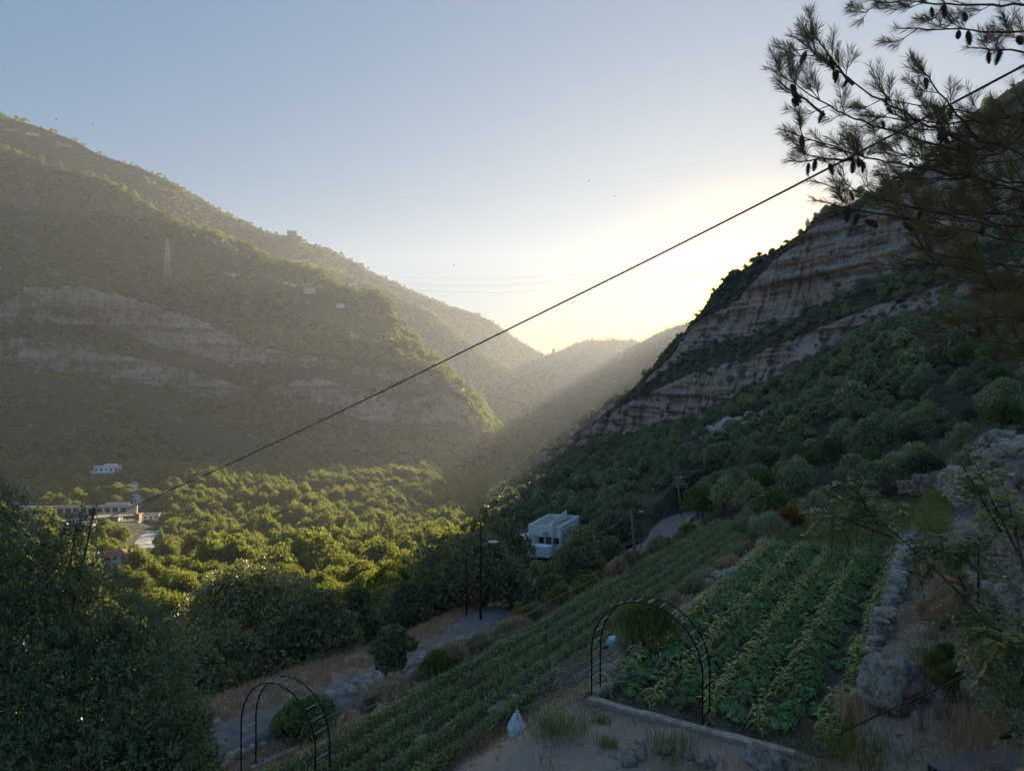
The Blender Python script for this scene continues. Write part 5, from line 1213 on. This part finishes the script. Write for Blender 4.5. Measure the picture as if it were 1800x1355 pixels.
building('low pale outbuilding right of the half built house', hit(262, 912), .25, 13, 6, 1, 2.8, 4, 'white')
building('pale cubic house at the far left end of the village wall', hit(36, 925), .2, 9, 7, 2, 2.9, 3, 'cream')
building('low grey shed with a flat roof below the half built house', hit(205, 945), .1, 9, 5, 1, 2.6, 2, 'greywall')
building('small white roadside hut above the red roofed house', hit(158, 985), .3, 6, 5, 1, 2.8, 2, 'white')
for k, (x_, y_, l_) in enumerate(((60, 872, 60), (110, 858, 50), (70, 886, 46))):
    p = hit(x_, y_); tw_ = thing('terrace_wall', ('lowest', 'topmost', 'middle')[(0, 1, 2)[k]] + ' pale stone terrace wall on the olive slope left of the pines', 'wall', tuple(p), .1 + .05 * k); MB().box((0, 0, .4), (l_, .8, 2.6)).build('wall_face', M['cream'], tw_)
o = strip('village_lane', resample(LANE1, 3) + [0, 0, .5], 5.2, M['path'], .3); o['kind'] = 'structure'
o = strip('village_road', resample(LANE2, 3) + [0, 0, .3], 4.5, M['path'], .3); o['kind'] = 'structure'
def umbrella_pine(label, x, y, z, h, w, seed, group=None, mat='leaf_far'):
    r_ = np.random.default_rng(seed); lb = []
    for k in range(7): a = k * 2.4; q = w * .34 * math.sqrt(k / 7); lb.append(((math.cos(a) * q, math.sin(a) * q, h * .86), w * .24))
    t = thing('umbrella_pine', label, 'tree', (x, y, z), 0, group); link('crown', crown_mesh('umbrella crown', lb, 1500, .55, M[mat], r_, flat=.38), t)
    link('trunk', trunk_mesh('umbrella trunk', h * 1.25, .25, lb[:4], M['bark'], r_, .02), t); return t
v = VILL['pines']; r_ = np.random.default_rng(3)
for k in range(8):
    a, b = v[0] + r_.uniform(-11, 13), v[1] + r_.uniform(-6, 14); umbrella_pine('flat topped umbrella pine in the clump above the village wall', a, b, ground_z(a, b) - .3, 13 * r_.uniform(.9, 1.1), 10, 700 + k, 'umbrella pines above the wall')

# houses scattered over the left mountain
for x_, y_, w_, s_, m_, lb in HH:
    on_hill(x_, y_, w_ * 1.25, lb, s_, rz=.35, wall=m_, nwin=4 if w_ > 12 else 3, win=(1.6, 1.5), group='houses on the left mountain', balcony=s_ > 1, dfrac=.6, side=1)
def skyline(px, py, wpx, label, storeys, wall='greywall', rz=.3, sh=3.6, drop=6):
    p = hit(px, py); w = wpx / FPX * p[1]; return building(label, p + [0, 0, 1], rz, w, w * .6, storeys, sh, 4, wall, win=(1.8, 1.6), side=1)
skyline(513, 419, 16, 'square dark apartment block standing on the ridge skyline', 5, sh=3.8)
skyline(526, 423, 10, 'low annex right of the apartment block on the ridge', 3)
skyline(838, 553, 12, 'flat dark building on the skyline further down the ridge', 3)
p = hit(973, 618); building('small square tower on the farthest skyline', p - [0, 0, 4], 0, 16, 12, 5, 5, 3, 'greywall', side=1)
# unfinished frame house above the upper left cliff
p = hit(95, 489); w_ = 26 / FPX * p[1]; t = thing('frame_house', 'unfinished concrete frame house on top of the upper left cliff', 'building', tuple(p - [0, 0, .5]), .1)
for st_ in range(4): MB().box((0, 0, st_ * 3.8 + .2), (w_, w_ * .6, .5)).build('floor_slab', M['roofslab'], t)
for k in range(5):
    for s in (-1, 1): MB().box(((k - 2) * w_ / 4.4, s * w_ * .26, 5.6), (.7, .7, 11.4)).build('column', M['roofslab'], t)
MB().box((w_ * .2, 0, 3.8), (w_ * .4, w_ * .5, 7.2)).build('infill_wall', M['greywall'], t)

# pylon
p = hit(294, 492); H_ = 72 / FPX * p[1]; t = thing('pylon', 'tall pale lattice power pylon on the left mountainside', 'pylon', tuple(p - [0, 0, 1]), .5)
def prof(z): return 5.0 * (1 - z / H_) ** 1.15 * (H_ / 60) + .7
zz = np.linspace(0, H_, 13)
for sx in (-1, 1):
    for sy in (-1, 1): MB().tube([(sx * prof(z), sy * prof(z), z) for z in zz], .42, 4).build('leg', M['zinc'], t)
mb = MB()
for k in range(12):
    a, b = prof(zz[k]), prof(zz[k + 1])
    for (x1, y1, x2, y2) in ((-1, -1, 1, -1), (1, -1, 1, 1), (1, 1, -1, 1), (-1, 1, -1, -1)):
        mb.bar((x1 * a, y1 * a, zz[k]), (x2 * b, y2 * b, zz[k + 1]), .24); mb.bar((x2 * a, y2 * a, zz[k]), (x1 * b, y1 * b, zz[k + 1]), .24); mb.bar((x1 * b, y1 * b, zz[k + 1]), (x2 * b, y2 * b, zz[k + 1]), .14)
mb.build('lattice_bracing', M['zinc'], t)
for f, w_ in ((.62, 9.5), (.76, 8.5), (.90, 6.5)):
    mb = MB(); z = H_ * f
    for s in (-1, 1):
        for yy in (-1, 1): mb.bar((0, yy * .8, z), (s * w_, 0, z + .4), .2); mb.bar((0, yy * .8, z + 2.4), (s * w_, 0, z + .4), .16)
    ca = mb.build('crossarm', M['zinc'], t)
    for s in (-1, 1): MB().tube([(s * w_, 0, z + .3), (s * w_, 0, z - 2.2)], .25, 6).build('insulator', M['glass'], ca)
# antennas on the right far ridge
for k, (x_, y_, hh) in enumerate(((1148, 586, 10), (1154, 583, 13), (1163, 579, 5))):
    p = hit(x_, y_); h_ = hh / FPX * p[1]; t = thing('antenna_mast', ('left', 'tallest', 'shortest right')[k] + ' thin antenna mast on the far right ridge', 'antenna', tuple(p - [0, 0, 2]))
    MB().tube([(0, 0, 0), (0, 0, h_)], [1.0, .5], 4).build('mast', M['steel'], t); MB().box((0, 0, h_ * .8), (3, 1, 3)).build('panel', M['steel'], t)

# thin power lines across the sky
def wire(name, label, pts, rad, mat='cable', cat='cable', group=None, sag=0.0, n=40):
    P = np.array(pts, float)
    if len(P) == 2:
        f = np.linspace(0, 1, n)[:, None]; P = P[0] * (1 - f) + P[1] * f; P[:, 2] -= sag * 4 * (f * (1 - f))[:, 0]
    return tag(MB().tube(P, rad, 6).build(name, M[mat], None, True), label, cat, group)
for k, (y0, y1, y2) in enumerate(((487, 487, 462), (498, 498, 468), (500, 501, 474), (509, 512, 486))):
    pts = [at(x_, np.interp(x_, [660, 880, 1290], [y0, y1, y2]) + 6 * math.sin(math.pi * (x_ - 660) / 630) * .6, np.interp(x_, [660, 1290], [1500, 1100])) for x_ in np.linspace(690, 1300, 30)]
    wire('power_line', 'faint thin power line low across the yellow sky, number %s from the top' % ('one', 'two', 'three', 'four')[k], pts, .11, 'cable', 'power line', 'power lines low in the sky')
for k, (y0, y1) in enumerate(((290, 330), (300, 345), (318, 352))):
    pts = [at(x_, np.interp(x_, [330, 820], [y0 - 2, y1]) - max(0, x_ - 820) * .10 + 5 * math.sin(math.pi * (x_ - 330) / 820), np.interp(x_, [330, 1400], [1300, 1000])) for x_ in np.linspace(350, 1330, 40)]
    wire('power_line', 'very faint %s power line high across the blue sky' % ('upper', 'middle', 'lower')[k], pts, .05, 'cable', 'power line', 'power lines high in the sky')

# road poles, lamps and their wires
def pole(label, foot, top_py, mat, lamp=None, rad=.12, lean=0.0, name='utility_pole', lampy=None):
    f = np.array(foot, float); h = (CY - top_py) / FPX * f[1] - f[2]; t = thing(name, label, 'pole', tuple(f))
    MB().tube([(0, 0, -.6), (lean * .5, 0, h * .5), (lean, 0, h)], [rad * 1.2, rad, rad * .75], 8).build('post', M[mat], t, True)
    if lamp is not None:
        zl = (CY - lampy) / FPX * f[1] - f[2] if lampy else h - .3; d_ = lamp
        MB().tube([(lean, 0, zl - .25), (lean + d_ * .5, 0, zl), (lean + d_ * .8, 0, zl + .05)], .035, 5).build('lamp_arm', M['zinc'], t)
        V = IV.copy() * [.42, .16, .12]; lh = link('lamp_head', mesh_data('lamp_head', V, IF, M['lamp'], True), t); lh.location = (lean + d_, 0, zl + .08)
    return t
f1 = np.array([(845 - CX) / FPX * 55, 55, 0]); f1[2] = (CY - 1094) / FPX * 55
f2 = np.array([(820 - CX) / FPX * 58, 58, 0]); f2[2] = (CY - 1098) / FPX * 58
pole('tall dark timber pole with a white lamp near the road', f1, 917, 'pole', .95, .09, lampy=954)
pole('shorter thin dark pole left of the tall lamp pole', f2, 977, 'pole', None, .07)
f3 = at(1117, 972, 112); f3[2] -= 1.0; pole('pale concrete pole with a lamp beside the road bend', f3, 896, 'pole_pale', None, .2, lean=-.7)
f3b = f3 + [.9, .2, 0]; pole('thin dark lamp post just right of the pale concrete pole', f3b, 899, 'pole', -.01, .06, lampy=900)
f4 = at(1198, 900, 150); pole('far pale pole with a lamp where the road disappears', f4, 835, 'pole_pale', .9, .2, lean=-1.0, lampy=839)
top = lambda f, px, py: at(px, py, f[1])
A1, A2, A3, A4 = top(f1, 845, 955), top(f2, 819, 979), top(f3, 1106, 899), top(f4, 1187, 838)
wire('overhead_wire', 'sagging wire between the two poles at the road bend', [A3, A4], .03, 'hose', sag=2.3)
wire('overhead_wire', 'lower slack wire beside the road bend', [at(1112, 925, 112), at(1187, 862, 150)], .03, 'cable', sag=3.5)
wire('overhead_wire', 'wire running from the white house trees up to the pale pole', [at(1050, 938, 95), A3], .03, 'hose', sag=.4)
wire('overhead_wire', 'pale wire sagging from the tall lamp pole past the white house', [top(f1, 846, 958), at(985, 962, 80)], .022, 'cane', sag=1.1)
wire('overhead_wire', 'upper dark wire running down left from the short pole', [A2, at(540, 1090, 40)], .018, 'cable', sag=.9)
wire('overhead_wire', 'lower dark wire running down left from the short pole', [A2 + [0, 0, -.35], at(530, 1106, 40)], .018, 'cable', sag=.9)
wire('overhead_wire', 'thin wire linking the short and the tall dark pole', [A2, top(f1, 845, 985)], .018, 'cane', sag=.1)
# the thick cable crossing the whole view
CP = [(1900, 62, 7.0), (1800, 118, 7.4), (1600, 223, 8.2), (1415, 319, 9.0), (1150, 453, 10.5), (905, 573, 12.5), (650, 699, 15), (390, 822, 19), (250, 883, 22), (150, 927, 25), (60, 962, 29), (-60, 1003, 34)]
P = resample(np.array([at(*c) for c in CP]), .6)
wire('overhead_cable', 'thick black cable slanting across the whole view from the pine to lower left', P, .0135, 'cable', 'cable')
wire('guy_cable', 'thick dark cable rising to the right edge over the dry strip', [at(1470, 1292, 12.2), at(1530, 1262, 11.0), at(1660, 1205, 9.2), at(1850, 1112, 7.5)], .013, 'cable', 'cable')
# stone kerb wall on the right of the road bend
RT_ = unit(np.gradient(ROADC[:, :2], axis=0)); sel = (ROADC[:, 1] > 108) & (ROADC[:, 1] < 162)
base = [(c[0] + t_[1] * 3.3, c[1] - t_[0] * 3.3, c[2] - .1) for c, t_ in zip(ROADC[sel][::3], RT_[sel][::3])]
stone_wall('road_wall', 'grey stone retaining wall on the inner side of the road bend', base, [1.3] * len(base), .7, .45, 'rock', 35)
# birds
for k, (x_, y_) in enumerate(((620, 323), (1080, 345), (1035, 319), (1022, 461), (798, 467), (99, 211), (163, 218))):
    d = 260; c = at(x_, y_, d); V = np.array([(-.55, 0, .22), (-.25, .1, .12), (0, .16, 0), (.25, .1, .12), (.55, 0, .22), (.22, -.14, .06), (0, -.3, -.02), (-.22, -.14, .06), (0, .0, -.12), (0, .32, .02)])
    mb = MB(); mb.add(V, [[0, 1, 7], [1, 2, 8], [1, 8, 7], [7, 8, 6], [2, 3, 8], [3, 5, 8], [5, 6, 8], [3, 4, 5], [1, 9, 2], [2, 9, 3]]); o = mb.build('bird', M['steel']); o.location = tuple(c); o.rotation_euler = (0, .2 * math.sin(k), k)
    tag(o, 'tiny dark bird gliding in the sky', 'bird', 'birds in the sky')

# ------------------------------------------------------------------ foreground broadleaf tree, bottom left
def twig_tree(name, label, lobes, ntw, nleaf, L, W, mat, seed, base, tw=.35, cat='tree', dens_top=1.0, stem=.06, extra=None, width_sd=.1):
    r_ = np.random.default_rng(seed); base = np.array(base, float); w = np.array([l[1] ** 2 for l in lobes]); w = w / w.sum(); PP, DD, SS = [], [], []
    tm = MB()
    for (c, rad), f in zip(lobes, w):
        c = np.array(c); n = max(4, int(ntw * f)); d = rdir(n, r_); q = r_.random(n) ** .33
        o_ = c + d * (rad * q * .9)[:, None]; g = unit(d * .8 + np.array([0, 0, .55]) + rdir(n, r_) * .7); PP.append(o_); DD.append(g)
        m_ = (base + c) / 2 + r_.normal(size=3) * .25; tm.tube([base + r_.normal(size=3) * [.12, .12, 0], m_, c], [stem, stem * .5, stem * .16], 6, cap=False)
        for k in r_.choice(n, min(n, 14), replace=False): tm.tube([c + r_.normal(size=3) * .35 * rad, (c + o_[k]) / 2 + r_.normal(size=3) * .15 * rad, o_[k] + g[k] * tw * .5], [stem * .14, stem * .10, stem * .05], 4, cap=False)
    P = np.concatenate(PP); G = np.concatenate(DD); n = len(P)
    f = np.tile(np.linspace(.1, 1, nleaf), n); PR = np.repeat(P, nleaf, 0); GR_ = np.repeat(G, nleaf, 0)
    side = unit(np.cross(GR_, rdir(n * nleaf, r_))); LP = PR + GR_ * (f * tw)[:, None] + side * .01
    D = unit(GR_ * .7 + side * 1.0 + [0, 0, .12]); s = L * r_.uniform(.65, 1.2, n * nleaf)
    V, F_ = leaf_quads(LP, D, rdir(n * nleaf, r_) * .6 + [0, 0, 1], s, s * W)
    t = thing(name, label, cat, tuple(base)); link('foliage', mesh_data('foliage', V - base, F_, M[mat]), t); tm.build('stems', M['bark'], t, True, off=base); return t
def lob(px, py, d, rpx): return (at(px, py, d), rpx / FPX * d)
LB = [lob(20, 1000, 10.5, 75), lob(85, 965, 10.2, 42), lob(140, 1010, 10.4, 36), lob(15, 905, 10.8, 34), lob(135, 925, 10.3, 22), lob(165, 900, 10.3, 12), lob(60, 1060, 10, 80), lob(150, 1085, 10, 85), lob(40, 1150, 9.6, 95), lob(140, 1180, 9.4, 95),
      lob(230, 1110, 10, 55), lob(255, 1170, 9.8, 85), lob(50, 1260, 9, 110), lob(160, 1280, 9, 105), lob(270, 1260, 9.3, 90), lob(310, 1310, 9.2, 60), lob(60, 1370, 8.6, 110), lob(190, 1380, 8.6, 100), lob(290, 1370, 8.8, 75), lob(-60, 1060, 10, 120), lob(-80, 1280, 9, 140), lob(-40, 900, 11, 60)]
twig_tree('broadleaf_tree', 'dense dark leafy tree filling the bottom left corner close to the viewer', LB, 7600, 13, .062, .40, 'fgleaf', 801, at(60, 1560, 9.4), tw=.24)
LB = [lob(352, 1340, 9.4, 26), lob(330, 1290, 9.6, 30), lob(345, 1395, 9.2, 40), lob(240, 1330, 8.9, 40)]
twig_tree('shrub', 'lighter leafy shrub at the lower right edge of the dark foreground tree', LB, 420, 12, .08, .42, 'leaf_bright', 802, at(320, 1480, 9.2), tw=.22, cat='shrub', stem=.03)

# pinnate sapling at the right
def fronds(name, label, segs, n_per, flen, L, mat, seed, rad=.014, cat='sapling'):
    r_ = np.random.default_rng(seed); tm = MB(); Vs = []; Ps, Ds, Ns, Ls = [], [], [], []; base = np.array(segs[0][0], float)
    for s_ in segs:
        S_ = resample(np.array(s_, float), .08); tm.tube(S_, np.linspace(rad, rad * .4, len(S_)), 6)
        n = n_per; idx = (len(S_) - 1) * (1 - r_.random(n) ** 2.0 * .75)
        for q_ in idx:
            o_ = S_[int(q_)]; tan = unit((S_[-1] - S_[0])[None])[0]; d = unit((tan * .5 + rdir(1, r_)[0] * 1.0 + [0, 0, .15])[None])[0]; l_ = flen * r_.uniform(.6, 1.15)
            fs = np.linspace(0, 1, 12); R = o_ + d * (fs * l_)[:, None] - np.array([0, 0, 1.0]) * (fs ** 2 * l_ * .45)[:, None]; tm.tube(R, .0028, 3, cap=False)
            sd = unit(np.cross(d, [0, 0, 1.0])[None])[0]
            for k in range(2, 12):
                for sg in (-1, 1):
                    Ps.append(R[k]); Ds.append(sd * sg + d * .45 + r_.normal(size=3) * .15 - [0, 0, .25]); Ns.append(np.array([0, 0, 1.0]) + r_.normal(size=3) * .3); Ls.append(L * r_.uniform(.7, 1.1))
    V, F_ = leaf_quads(np.array(Ps), np.array(Ds), np.array(Ns), np.array(Ls), np.array(Ls) * .36)
    t = thing(name, label, cat, tuple(base)); link('leaves', mesh_data('leaves', V - base, F_, M[mat]), t); tm.build('branches', M['bark'], t, True, off=base); return t
D_ = 6.2
fronds('sapling', 'sapling with long feathery leaves reaching over the squash field at right', [
    [at(1850, 1250, 5.6), at(1762, 1110, 5.9), at(1700, 1040, 6.0), at(1640, 990, 6.1), at(1570, 945, 6.2), at(1530, 900, 6.3)],
    [at(1570, 945, 6.2), at(1500, 905, 6.2), at(1450, 900, 6.3)], [at(1545, 925, 6.2), at(1535, 880, 6.2), at(1500, 855, 6.3)], [at(1700, 1040, 6), at(1680, 985, 6.1), at(1650, 950, 6.2)],
    [at(1762, 1110, 5.9), at(1720, 1080, 5.9), at(1690, 1070, 6)], [at(1720, 1060, 6), at(1745, 1000, 6), at(1720, 960, 6.1)]], 20, .36, .09, 'pinnate', 811)
fronds('sapling', 'second feathery leaved sapling in front of the tall stone wall', [
    [at(1850, 1080, 5.4), at(1800, 990, 5.6), at(1755, 930, 5.8), at(1730, 850, 6.0), at(1715, 815, 6.1)], [at(1800, 1000, 5.6), at(1780, 900, 5.7), at(1770, 870, 5.8)], [at(1760, 935, 5.8), at(1700, 880, 5.9), at(1690, 815, 6.0)], [at(1850, 1130, 5.4), at(1790, 1110, 5.5), at(1740, 1130, 5.6)]], 15, .33, .085, 'pinnate', 812)
LB = [lob(1790, 1200, 6.0, 50), lob(1740, 1180, 6.2, 30), lob(1830, 1150, 6, 60), lob(1800, 1270, 5.8, 45)]
twig_tree('shrub', 'dark leafy shrub at the right edge below the cable', LB, 420, 10, .055, .5, 'fgleaf', 813, at(1830, 1290, 6), tw=.14, cat='shrub', stem=.02)

# ------------------------------------------------------------------ pine branches, upper right
def pine_branch(name, label, limbs, seed, ntw, ln, needle=.078, dens=30, thick=.009, cat='pine branch', cones=6, back=False, nw=.0030, conesc=1.0):
    r_ = np.random.default_rng(seed); base = np.array(limbs[0][0], float); tm = MB(); NP, ND = [], []; CN = []
    def needles(S_, f0=.35):
        S_ = np.array(S_); L_ = np.linalg.norm(S_[-1] - S_[0]); n = int(dens * L_ / .10) + 16; f = f0 + (1 - f0) * (1 - (1 - r_.random(n)) ** 1.3)
        P = np.stack([np.interp(f, np.linspace(0, 1, len(S_)), S_[:, k]) for k in range(3)], 1); T_ = unit((S_[-1] - S_[-2])[None])
        D = unit(T_ * 1.0 + rdir(n, r_) * .75); NP.append(P); ND.append(D)
    for lm in limbs:
        S_ = resample(np.array(lm, float), .07); S_[1:-1] += r_.normal(0, .006, (len(S_) - 2, 3)); m_ = len(S_); Lm = m_ * .07; tm.tube(S_, np.linspace(thick, thick * .3, m_), 6)
        needles(S_[-5:], 0)
        for k in range(int(ntw * Lm)):
            i_ = int((m_ - 2) * r_.random() ** .8); T_ = unit((S_[i_ + 1] - S_[i_])[None])[0]
            sd = unit(np.cross(T_, rdir(1, r_)[0])[None])[0]; d = unit((T_ * .85 + sd * .75 + np.array([0, 0, .16]))[None])[0]; l_ = ln * r_.uniform(.5, 1.2)
            e = S_[i_] + d * l_; mid = S_[i_] + d * l_ * .5 - np.array([0, 0, .03 * l_ / .3]); Tw = np.array([S_[i_], mid, e + [0, 0, .03]]); tm.tube(Tw, [thick * .4, thick * .28, thick * .18], 5, cap=False); needles(Tw, .35)
            for q in range(r_.integers(1, 4)):
                st_ = Tw[1] if q % 2 else Tw[0] * .3 + Tw[1] * .7; d2 = unit((d * .8 + rdir(1, r_)[0] * .6)[None])[0]; l2 = l_ * r_.uniform(.35, .6); T2 = np.array([st_, st_ + d2 * l2 * .5, st_ + d2 * l2 + [0, 0, .02]])
                tm.tube(T2, [thick * .25, thick * .2, thick * .14], 4, cap=False); needles(T2, .3)
            if r_.random() < cones / max(1, ntw * Lm * len(limbs)) * 1.0: CN.append(Tw[0] * .6 + Tw[1] * .4)
    P = np.concatenate(NP); D = np.concatenate(ND); n = len(P); L_ = needle * r_.uniform(.7, 1.15, n)
    V, F_ = leaf_quads(P, D, rdir(n, r_), L_, nw)
    t = thing(name, label, cat, tuple(base)); link('needles', mesh_data('needles', V - base, F_, M['needle']), t); tm.build('twigs', M['pine_bark'], t, True, off=base)
    for c in CN:
        o = link('pine_cone', CONE, t, tuple(c - base - [0, 0, .05])); o.rotation_euler = (r_.normal(math.pi, .3), r_.normal(0, .3), r_.uniform(0, 6)); k = r_.uniform(.6, .95) * conesc; o.scale = (k, k, k)
    return t
def cone_mesh():
    mb = MB(); r_ = np.random.default_rng(2)
    mb.tube([(0, 0, -.045), (0, 0, -.02), (0, 0, .03), (0, 0, .055)], [.006, .018, .013, .003], 8)
    for k in range(70):
        f = k / 69; z = -.042 + .1 * f; R0 = .024 * math.sin(math.pi * (f * .85 + .12)) ** .8; a = k * 2.39996; d = np.array([math.cos(a), math.sin(a), .35]); w = np.array([-math.sin(a), math.cos(a), 0])
        c = np.array([0, 0, z]) + d * R0 * .5; e = c + d * R0 * .62; mb.add([c - w * .003, c - w * .0065 + d * R0 * .35, e, c + w * .0065 + d * R0 * .35, e + [0, 0, -.004]], [[0, 1, 2, 3], [1, 4, 2, 3]])
    return mb.data('pine_cone', M['cone'])
CONE = cone_mesh()
d0 = 4.6
def pl(*pts): return [at(x_, y_, d_) for x_, y_, d_ in pts]
pine_branch('pine_branch', 'pine branch with cones reaching furthest up left against the sky', [pl((1720, 262, 4.9), (1600, 212, 4.8), (1545, 180, 4.7), (1490, 145, 4.6), (1440, 105, 4.6), (1390, 62, 4.6)),
    pl((1500, 150, 4.6), (1462, 95, 4.6), (1430, 60, 4.6))], 901, 9, .24, cones=9)
pine_branch('pine_branch', 'pine branch pointing left in the middle of the upper right corner', [pl((1720, 275, 4.9), (1600, 242, 4.8), (1520, 222, 4.7), (1450, 203, 4.6), (1400, 170, 4.6), (1350, 118, 4.6)),
    pl((1450, 203, 4.6), (1400, 160, 4.6), (1365, 140, 4.6))], 902, 9, .23, cones=8)
pine_branch('pine_branch', 'lower left pine branch drooping toward the sunlit ridge', [pl((1720, 310, 4.8), (1600, 300, 4.7), (1500, 280, 4.6), (1430, 250, 4.5), (1375, 228, 4.5)), pl((1500, 280, 4.6), (1420, 275, 4.5), (1385, 282, 4.5))], 903, 9, .22, cones=10)
pine_branch('pine_branch', 'pine branch just above the cliff crest beside the cable', [pl((1760, 400, 4.5), (1640, 375, 4.5), (1540, 345, 4.5), (1470, 330, 4.5), (1425, 318, 4.5)), pl((1600, 385, 4.5), (1500, 372, 4.5), (1430, 352, 4.5))], 904, 9, .21, cones=8)
pine_branch('pine_branch', 'short upright pine spray between the two big branch groups', [pl((1720, 245, 4.9), (1660, 180, 4.8), (1625, 130, 4.8), (1605, 105, 4.8))], 905, 9, .2, cones=4)
pine_branch('pine_branch', 'pine branch hanging in from the top right corner', [pl((1900, 60, 4.6), (1780, 62, 4.6), (1690, 50, 4.6), (1600, 40, 4.6), (1575, 50, 4.6)), pl((1860, 95, 4.6), (1770, 100, 4.6), (1700, 85, 4.6)), pl((1860, 10, 4.6), (1740, 5, 4.6), (1640, 10, 4.6), (1510, 0, 4.6))], 906, 9, .22, cones=10, conesc=1.1)
mass_l = []
r_ = np.random.default_rng(20)
for k in range(26):
    y0 = 205 + 400 * (k / 25) + r_.normal(0, 15); d_ = r_.uniform(4.6, 7.0); x_end = 1500 + 0.42 * abs(y0 - 300) + r_.uniform(-30, 140)
    mass_l.append(pl((1880, y0 + 60 * r_.normal(), d_), (1760, y0 + 20 * r_.normal(), d_), ((x_end + 1760) / 2, y0 - 8, d_), (x_end, y0 - 25 + r_.normal() * 8, d_)))
pine_branch('pine_branch', 'thick tangle of pine boughs covering the right edge over the cliff', mass_l, 907, 10, .26, dens=22, nw=.0026, cones=26, thick=.010)
pine_branch('pine_branch', 'lowest pine bough hanging over the green slope at the right edge', [pl((1880, 560, 4.4), (1780, 560, 4.4), (1700, 548, 4.4), (1640, 560, 4.4)), pl((1880, 610, 4.4), (1800, 605, 4.4), (1720, 600, 4.4)), pl((1880, 640, 4.4), (1800, 640, 4.4), (1760, 632, 4.4))], 908, 11, .2, cones=5)

# ------------------------------------------------------------------ haze: one closed box of even air
zmin = min(allV[:, 2].min(), -230) - 1; zmax = allV[:, 2].max() + 25
mb = MB(); x0, y0 = allV[:, 0].min() - 30, -120; x1, y1 = allV[:, 0].max() + 30, allV[:, 1].max() + 5
mb.box(((x0 + x1) / 2, (y0 + y1) / 2, (zmin + zmax) / 2), (x1 - x0, y1 - y0, zmax - zmin))
print('BOX', x0, x1, y0, y1, zmin, zmax)
hm = bpy.data.materials.new('haze air'); hm.use_nodes = True; hn = hm.node_tree.nodes; hn.clear()
ho = hn.new('ShaderNodeOutputMaterial'); hv = hn.new('ShaderNodeVolumePrincipled')
hv.inputs['Color'].default_value = (0.79, 0.85, 0.97, 1); hv.inputs['Density'].default_value = HAZE_DENSITY; hv.inputs['Anisotropy'].default_value = 0.4
hm.node_tree.links.new(hv.outputs[0], ho.inputs['Volume'])
o = mb.build('haze', hm); o['kind'] = 'stuff'; o['label'] = 'thin sunlit haze filling the valley air'; o['category'] = 'haze'
